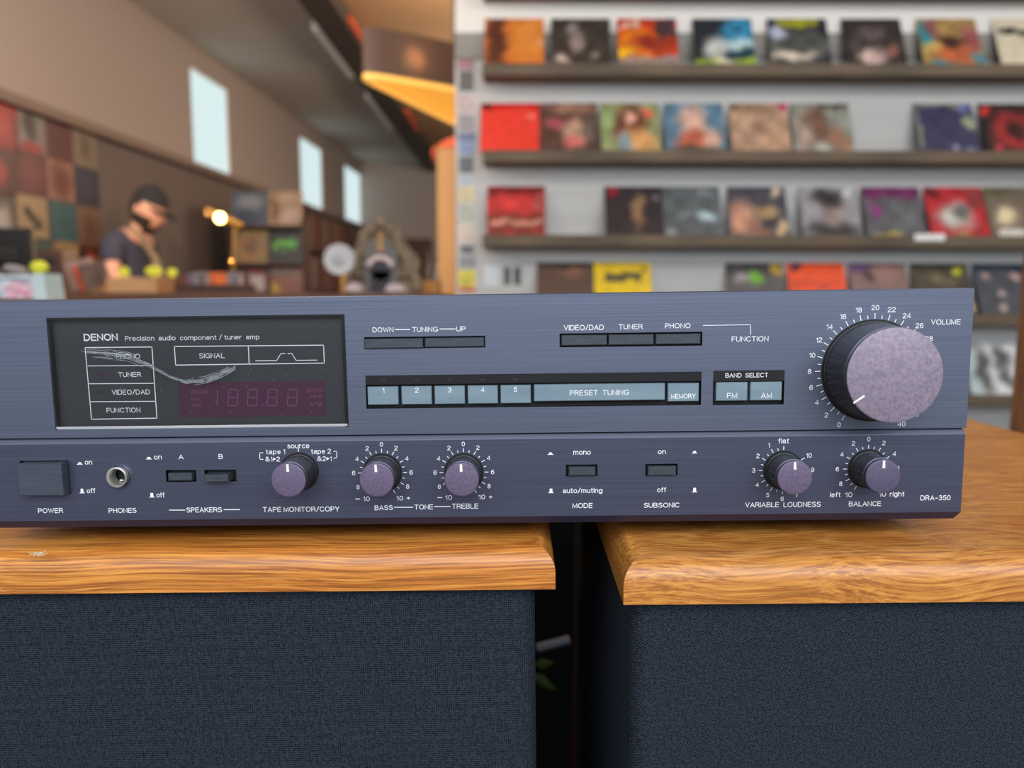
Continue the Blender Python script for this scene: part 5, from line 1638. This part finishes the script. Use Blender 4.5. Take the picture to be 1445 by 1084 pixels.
# knobs --------------------------------------------------------------------
def knob(uc, vc, R, H, capm, ptr_deg, nm, ptr_len, ptr_r, ptr_w, taper=.55, capR=None):
    c = fg(uc, vc)
    cx_, cz_ = c[0], c[2]
    KM = Matrix.Translation((cx_, YF, cz_)) @ Matrix.Rotation(math.pi / 2, 4, 'X')
    part(MB().lathe([(R + .9, .05), (.5, .05)], 48, KM, (False, True)), 'knob_gap', M['black'])
    r1 = R - taper
    k_ = part(MB().lathe([(R, .1), (R, .9), (R - .25, 1.0), (r1 + .1, H - 3.0), (r1 + .1, H - 2.7)], 72, KM, (True, False)), nm, M['knob_side'], smooth=True)
    # ribs around the skirt
    part(MB().lathe([(r1 + .25, H - 2.75), (r1 + .3, H - 2.5), (r1 - .15, H - 2.3), (r1 - .15, H - 2.0), (r1 + .05, H - 1.9), (r1 + .05, H - .35)], 72, KM, (False, False)), 'grip_ring', M['knob_ring'], k_, smooth=True)
    part(MB().lathe([(r1 + .05, H - .36), (r1 - .3, H - .03), (r1 - .4, H)], 72, KM, (False, True)), 'knob_cap', M[capm], k_, smooth=True)
    a = math.radians(ptr_deg)
    d = np.array([math.cos(a), math.sin(a)])
    n_ = np.array([-d[1], d[0]]) * ptr_w / 2
    p0 = np.array([cx_, cz_]) + d * ptr_r
    p1 = np.array([cx_, cz_]) + d * (ptr_r - ptr_len)
    q = [p0 - n_, p0 + n_, p1 + n_ * 1.25, p1 - n_ * 1.25]
    part(MB().add([(p[0], YF - H - .08, p[1]) for p in q] + [(p[0], YF - H + .05, p[1]) for p in q], [(0, 1, 2, 3), (0, 4, 5, 1), (1, 5, 6, 2), (2, 6, 7, 3), (3, 7, 4, 0)]), 'pointer', M['pointer'], k_)
    return cx_, cz_, k_


def ticks(cx_, cz_, angs, r0, name='scale_ticks', w_=.3):
    mb = MB()
    y = YF - .04
    for deg, L in angs:
        a = math.radians(deg)
        d = np.array([math.cos(a), math.sin(a)])
        n_ = np.array([-d[1], d[0]]) * w_ / 2
        p0, p1 = np.array([cx_, cz_]) + d * r0, np.array([cx_, cz_]) + d * (r0 + L)
        mb.add([(p[0], y, p[1]) for p in (p0 - n_, p1 - n_, p1 + n_, p0 + n_)], [(0, 1, 2, 3)])
    part(mb, name, M['white'])


def numbers(cx_, cz_, lst, r, h=2.0, name='scale_numbers'):
    mb = MB()
    for deg, t_, dx, dz in lst:
        a = math.radians(deg)
        x, z_ = cx_ + r * math.cos(a) + dx, cz_ + r * math.sin(a) + dz
        ww_ = h * (sum(GL[c][0] for c in t_) * 1.12 + .26 * (len(t_) - 1) + .12)
        put_text(mb, t_, x - ww_ / 2, x + ww_ / 2, z_, h, YF - .04)
    part(mb, name, M['white'])


KR = 7.75
tx, tz, _ = knob(422.5, 665.5, KR, 16.0, 'cap', 90, 'selector_knob', 3.2, 6.9, .95)
ticks(tx, tz, [(90, 1.5)], KR + 1.1)
for uc, vc, pd in ((539.6, 667.2, 92), (654.6, 666.6, 91)):
    x, z_, _ = knob(uc, vc, KR, 13.5, 'cap', pd, 'tone_knob', 3.2, 6.7, .95)
    ticks(x, z_, [(90 + s * 15 * i, 1.7 if i % 2 == 0 else 1.1) for i in range(0, 11) for s in ((1, -1) if i else (1,))], KR + 1.3)
    numbers(x, z_, [(90, '0', 0, 0)] + [(90 + s * 15 * i, str(i), s * -.0, 0) for i in (2, 4, 6, 8) for s in (1, -1)], KR + 4.9)
x, z_, _ = knob(1105, 663.5, KR, 14.2, 'cap', 92, 'loudness_knob', 3.2, 6.8, .95)
LX, LZ_ = x, z_
ticks(x, z_, [(90 + 15 * i, 1.8 if i % 2 == 0 else 1.1) for i in range(0, 21)], KR + 1.2)
numbers(x, z_, [(90 + 30 * i, str(i), 0, .0) for i in range(1, 11) if i != 8], KR + 5.1)
numbers(x, z_, [(330, '8', 0, 0)], KR + 3.2)
x, z_, _ = knob(1224.2, 661.6, KR, 14.2, 'cap_dark', 90, 'balance_knob', 3.2, 6.8, .95)
ticks(x, z_, [(90 + s * 15 * i, 1.7 if i % 2 == 0 else 1.1) for i in range(0, 11) for s in ((1, -1) if i else (1,))], KR + 1.2)
numbers(x, z_, [(90, '0', 0, 0)] + [(90 + s * 15 * i, str(i), 0, 0) for i in (2, 4, 6, 8) for s in (1, -1)], KR + 5.4)
VX, VZ, _ = knob(1231.3, 523.2, 21.2, 19.5, 'vol_cap', 214, 'volume_knob', 5.2, 19.8, .7, taper=1.8)
ticks(VX, VZ, [(240 - 7.5 * i, 2.4 if i % 2 == 0 else 1.5) for i in range(41)], 22.3, w_=.33)
numbers(VX, VZ, [(240 - 7.5 * i, str(i), 0, 0) for i in range(0, 41, 2)], 27.0, 2.15)

# printed words ------------------------------------------------------------
for t_, u0, u1, v, h in (
        ('DOWN', 525.7, 555.2, 465.4, 7), ('TUNING', 581.5, 617.8, 464.9, 7), ('UP', 643.7, 657.2, 464.2, 7),
        ('VIDEO/DAD', 795.6, 852.1, 462.3, 7.4), ('TUNER', 873, 906.8, 461.2, 7), ('PHONO', 938.4, 974.4, 459.8, 7), ('FUNCTION', 1032.6, 1084.5, 478.4, 7.2),
        ('VOLUME', 1313.9, 1355.6, 454.4, 7.4),
        ('POWER', 53.8, 88.8, 720.7, 7.2), ('PHONES', 153.3, 192.5, 720.5, 7.2), ('SPEAKERS', 263, 313.2, 719.6, 7.4),
        ('on', 119.6, 129.9, 652.2, 7.2), ('off', 122.3, 134.4, 692.6, 7.2), ('on', 217, 228.2, 645.0, 7.2), ('off', 220.7, 232.2, 698.6, 7.2),
        ('A', 252.0, 258.9, 645, 7), ('B', 308.4, 314.5, 644.3, 7),
        ('source', 405.3, 436.5, 629.2, 7.2), ('tape 1', 375.3, 402.3, 637.6, 7), ('&', 374.2, 380.6, 648.0, 7), ('1', 382.3, 384.2, 648, 7), ('2', 390, 394.9, 648, 7),
        ('tape 2', 438.9, 467, 637.0, 7), ('&', 447.5, 453.9, 647.4, 7), ('2', 455.2, 459.8, 647.4, 7), ('1', 466, 467.9, 647.4, 7),
        ('TAPE MONITOR/COPY', 371, 479, 718.8, 7.4), ('BASS', 528.6, 554.3, 716.6, 7.2), ('TONE', 584.7, 611.2, 715.6, 7.2), ('TREBLE', 638, 674.9, 714.4, 7.4),
        ('10', 512.5, 522, 704.0, 6.8), ('10', 559.6, 569, 703.2, 6.8), ('10', 628.4, 637.8, 702.2, 6.8), ('10', 675.2, 684.5, 701.4, 6.8),
        ('+', 573.6, 579.0, 702.8, 7), ('+', 689.8, 695, 701.2, 7),
        ('mono', 809, 833.7, 638.2, 7.4), ('auto/muting', 794.2, 850, 692.3, 7.4), ('MODE', 807.8, 836.2, 713.6, 7.4),
        ('on', 928.4, 939.6, 637.4, 7.2), ('off', 927.3, 939.9, 691.2, 7.2), ('SUBSONIC', 908.6, 959, 713, 7.2),
        ('flat', 1098.2, 1113.4, 622.2, 7.2), ('VARIABLE  LOUDNESS', 1051.7, 1158.2, 712.2, 7.4),
        ('left', 1171.4, 1186.2, 698.2, 7.2), ('10', 1192.6, 1202.8, 698.4, 7), ('10', 1240.6, 1250.4, 697.6, 7), ('right', 1255.6, 1276.3, 697.2, 7.2), ('BALANCE', 1198, 1243.2, 711, 7.2),
        ('DRA-350', 1298.9, 1341.4, 702.6, 7.4)):
    T(t_, u0, u1, v, h)
for u0, u1, v in ((557.7, 577.9, 465.0), (621, 642, 464.3), (238.9, 260.9, 720), (316, 338, 719.3), (556.5, 582.4, 716.0), (613.2, 635.3, 715), (502, 507.4, 704.2), (618, 623.4, 702.4)):
    hline(u0, u1, v)
part(line(MB(), [(992.3, 459.4), (1059.2, 458.2), (1059.2, 472)], .8), 'printed_line', M['white'])
part(line(MB(), [(371, 639), (366.4, 639), (366.8, 648.4), (371.2, 648.4)], .9), 'printed_bracket', M['white'])
part(line(MB(), [(471, 637), (475.2, 637), (475.2, 646.4), (471, 646.4)], .9), 'printed_bracket', M['white'])
for u, v in ((385.4, 648), (460.8, 647.3)):
    a, b_, c = fg(u, v - 2.4, YF - .04), fg(u, v + 2.4, YF - .04), fg(u + 4.2, v, YF - .04)
    part(MB().add([tuple(a), tuple(b_), tuple(c)], [(0, 1, 2)]), 'printed_arrow', M['white'])


def icon(u0, u1, vb, tall):
    a, b_ = fg(u0, vb, YF - .04), fg(u1, vb, YF - .04)
    w2 = b_[0] - a[0]
    h = (6.6 if tall else 3.4) / 3.27
    mb = MB()
    y = YF - .04
    z_ = a[2]
    mb.add([(a[0], y, z_), (b_[0], y, z_), (b_[0] - .15 * w2, y, z_ + .35), (a[0] + .15 * w2, y, z_ + .35)], [(0, 1, 2, 3)])
    mb.add([(a[0] + .24 * w2, y, z_ + .3), (b_[0] - .24 * w2, y, z_ + .3), (b_[0] - .28 * w2, y, z_ + h), (a[0] + .28 * w2, y, z_ + h)], [(0, 1, 2, 3)])
    part(mb, 'push_symbol', M['white'])


for u0, u1, vb, tall in ((108.3, 117, 655.8, 0), (112, 120, 696.2, 1), (205.6, 214.7, 648.4, 0), (210.2, 218.9, 702.2, 1), (772.5, 781.3, 642, 0), (773.3, 781.8, 696, 1), (975.9, 984.3, 640, 0), (976, 984.4, 694.9, 1)):
    icon(u0, u1, vb, tall)

# display window -------------------------------------------------------------
x0, x1, z0, z1 = win
DY = YF + 2.6
dw = part(MB().box((x0 + .01, DY, z0 + .01), (x1 - .01, DY + .3, z1 - .01)), 'display_window', M['window_back'])
fr_ = MB()
y0_, y1_ = YF - .35, DY
t_ = .9
for (a0, a1, b0, b1) in ((x0, x1, z1 - t_, z1), (x0, x0 + t_ * .8, z0, z1 - t_), (x1 - t_ * 1.6, x1, z0, z1 - t_)):
    fr_.box((a0 + .02, y0_, b0 + .02), (a1 - .02, y1_, b1 - .02))
part(fr_, 'window_frame', mat('glossy_black_frame', (26, 27, 30), .2), dw)
part(MB().add([(x0 + .8, YF - .9, z0 + 1.15), (x1 - .5, YF - .9, z0 + 1.15), (x1, YF - .1, z0 + .1), (x0 + .1, YF - .1, z0 + .1), (x0 + .8, YF - .3, z0 + 1.3), (x1 - .5, YF - .3, z0 + 1.3)], [(0, 3, 2, 1), (0, 1, 5, 4)]), 'bevelled_edge', M['bevel'], dw)
part(MB().box((x0 + .8, YF - .9, z0 + 1.16), (x1 - 1.2, YF - .5, z1 - .95)), 'clear_pane', M['pane'], dw)
PY = DY - .05


def DT(txt, u0, u1, v, h, m_='white', bold=0.0, name='lettering'):
    return T(txt, u0, u1, v, h, PY, dw, name, m_, bold)


DT('DENON', 118, 166.2, 476, 10.2, bold=.05, name='brand_lettering')
DT('Precision  audio  component / tuner  amp', 176.3, 365.9, 476.6, 6.8)
DT('PHONO', 163.8, 197.6, 503, 7)
DT('TUNER', 166.6, 198.9, 528.6, 7)
DT('VIDEO/DAD', 157.8, 211.4, 553.4, 7.2)
DT('FUNCTION', 150.4, 198.2, 578.9, 7)
DT('SIGNAL', 281, 317, 502, 7.2)
bmx = MB()
line(bmx, [(120, 490.6), (214.4, 489.7), (221.4, 590.2), (129.1, 591.7), (120, 490.6)], 1.2, PY)
for va, vb in ((516.5, 515.8), (541.7, 541), (567, 566.4)):
    k1, k2 = (va - 490.6) / 101, (vb - 489.7) / 100.5
    line(bmx, [(120 + 9.1 * k1, va), (214.4 + 7 * k2, vb)], 1.0, PY)
line(bmx, [(246, 489), (456.5, 487.2), (457.7, 512.5), (247.9, 515.3), (246, 489)], 1.2, PY)
line(bmx, [(350.3, 488.2), (351.6, 513.8)], 1.2, PY)
line(bmx, [(360.9, 509.2), (390.4, 508.9), (396.5, 499), (411.7, 498.8), (417.8, 508.6), (447, 508.3)], 1.0, PY)
part(bmx, 'printed_frames', M['white'], dw)
for (u0, v0, u1, v1) in ((134.6, 526.6, 146.4, 530), (136.2, 551.8, 148.6, 555), (402.4, 492.4, 406, 504.8)):
    a = rect(u0, v0, u1, v1, PY)
    part(MB().box((a[0], PY - .08, a[2]), (a[1], PY, a[3])), 'indicator_lamp', M['led_off'], dw)
a = rect4((251.5, 539), (459.2, 537.8), (460.1, 586.5), (254.3, 589.6), PY)
part(MB().box((a[0], PY - .05, a[2]), (a[1], PY + .02, a[3])), 'readout', M['vfd'], dw)
PY2 = PY - .12
sg_ = MB()


def seg8(uc, v0, v1, w_, one=False):
    k_ = 2.0
    for (pa_, pb2) in ([((1, 0), (1, .5)), ((1, .5), (1, 1))] if one else [((0, 0), (1, 0)), ((0, .5), (1, .5)), ((0, 1), (1, 1)), ((0, 0), (0, .5)), ((0, .5), (0, 1)), ((1, 0), (1, .5)), ((1, .5), (1, 1))]):
        def q(p): return (uc + (p[0] - .5) * w_ + (1 - p[1]) * k_ * .6 - k_ * .3, v0 + (v1 - v0) * p[1])
        A_, B_ = q(pa_), q(pb2)
        d = (B_[0] - A_[0], B_[1] - A_[1])
        line(sg_, [(A_[0] + d[0] * .1, A_[1] + d[1] * .1), (B_[0] - d[0] * .1, B_[1] - d[1] * .1)], 1.15, PY2)


seg8(301, 550, 573, 11, True)
for uc in (328.8, 356.2, 384.3, 412.6):
    seg8(uc, 549.6, 572.6, 13)
line(sg_, [(371, 571.6), (371.6, 571.6)], 1.6, PY2)
part(sg_, 'digit_segments', M['vfd_seg'], dw)
blk = MB()
for (u0, v0, u1, v1) in ((268.6, 550.2, 293.4, 556), (432, 547.6, 455, 553.8)):
    r = rect(u0, v0, u1, v1, PY2)
    blk.add([(r[0], PY2, r[2]), (r[1], PY2, r[2]), (r[1], PY2, r[3]), (r[0], PY2, r[3])], [(0, 1, 2, 3)])
part(blk, 'readout_blocks', M['vfd_box'], dw)
T('TUNED', 270.5, 291.5, 553.1, 3.8, PY2 - .05, dw, 'readout_lettering', 'vfd')
T('MEMO', 434.5, 452.8, 550.7, 4.2, PY2 - .05, dw, 'readout_lettering', 'vfd')
for t2, u0, u1, v in (('FM', 269.5, 281.4, 563), ('AM', 270.7, 283.6, 571.8), ('MHz', 437.8, 455.2, 559.6), ('kHz', 438, 455, 569.2)):
    T(t2, u0, u1, v, 5.6, PY2, dw, 'readout_lettering', 'vfd_seg')
# scratches on the pane: many hair-thin curved nicks following one sweep
sy_ = YF - .93
scm = MB()
path = [(112, 496), (150, 499), (182, 503), (210, 515), (240, 531), (262, 539), (290, 536), (318, 527), (332, 520)]


def pathpt(t):
    t = max(0, min(.9999, t)) * (len(path) - 1)
    i = int(t)
    f = t - i
    return path[i][0] * (1 - f) + path[i + 1][0] * f, path[i][1] * (1 - f) + path[i + 1][1] * f


rs_ = random.Random(5)
for k in range(170):
    t0 = rs_.random() * .95
    L = .03 + rs_.random() * .16
    spread = 2.0 + 6.5 * math.exp(-((t0 - .12) / .16) ** 2) + 6.5 * math.exp(-((t0 - .78) / .14) ** 2)
    off = (rs_.random() + rs_.random() - 1) * spread
    pts = []
    for j in range(5):
        u, v = pathpt(t0 + L * j / 4)
        pts.append((u, v + off + rs_.random() * .5 - (j * .35 if t0 > .6 else 0)))
    pts = [p for p in pts if p[0] > 80]
    if len(pts) > 1: line(scm, [p for i_, p in enumerate(pts) if i_ == 0 or math.hypot(p[0] - pts[i_ - 1][0], p[1] - pts[i_ - 1][1]) > .01], .1 + rs_.random() * .26, sy_)
for k in range(70):
    u, v = 85 + rs_.random() * 395, 455 + rs_.random() * 140
    line(scm, [(u, v), (u + rs_.random() * .8 + .2, v + rs_.random() * .4)], .35, sy_)
part(scm, 'pane_scratches', M['scratch'], dw)['kind'] = 'stuff'
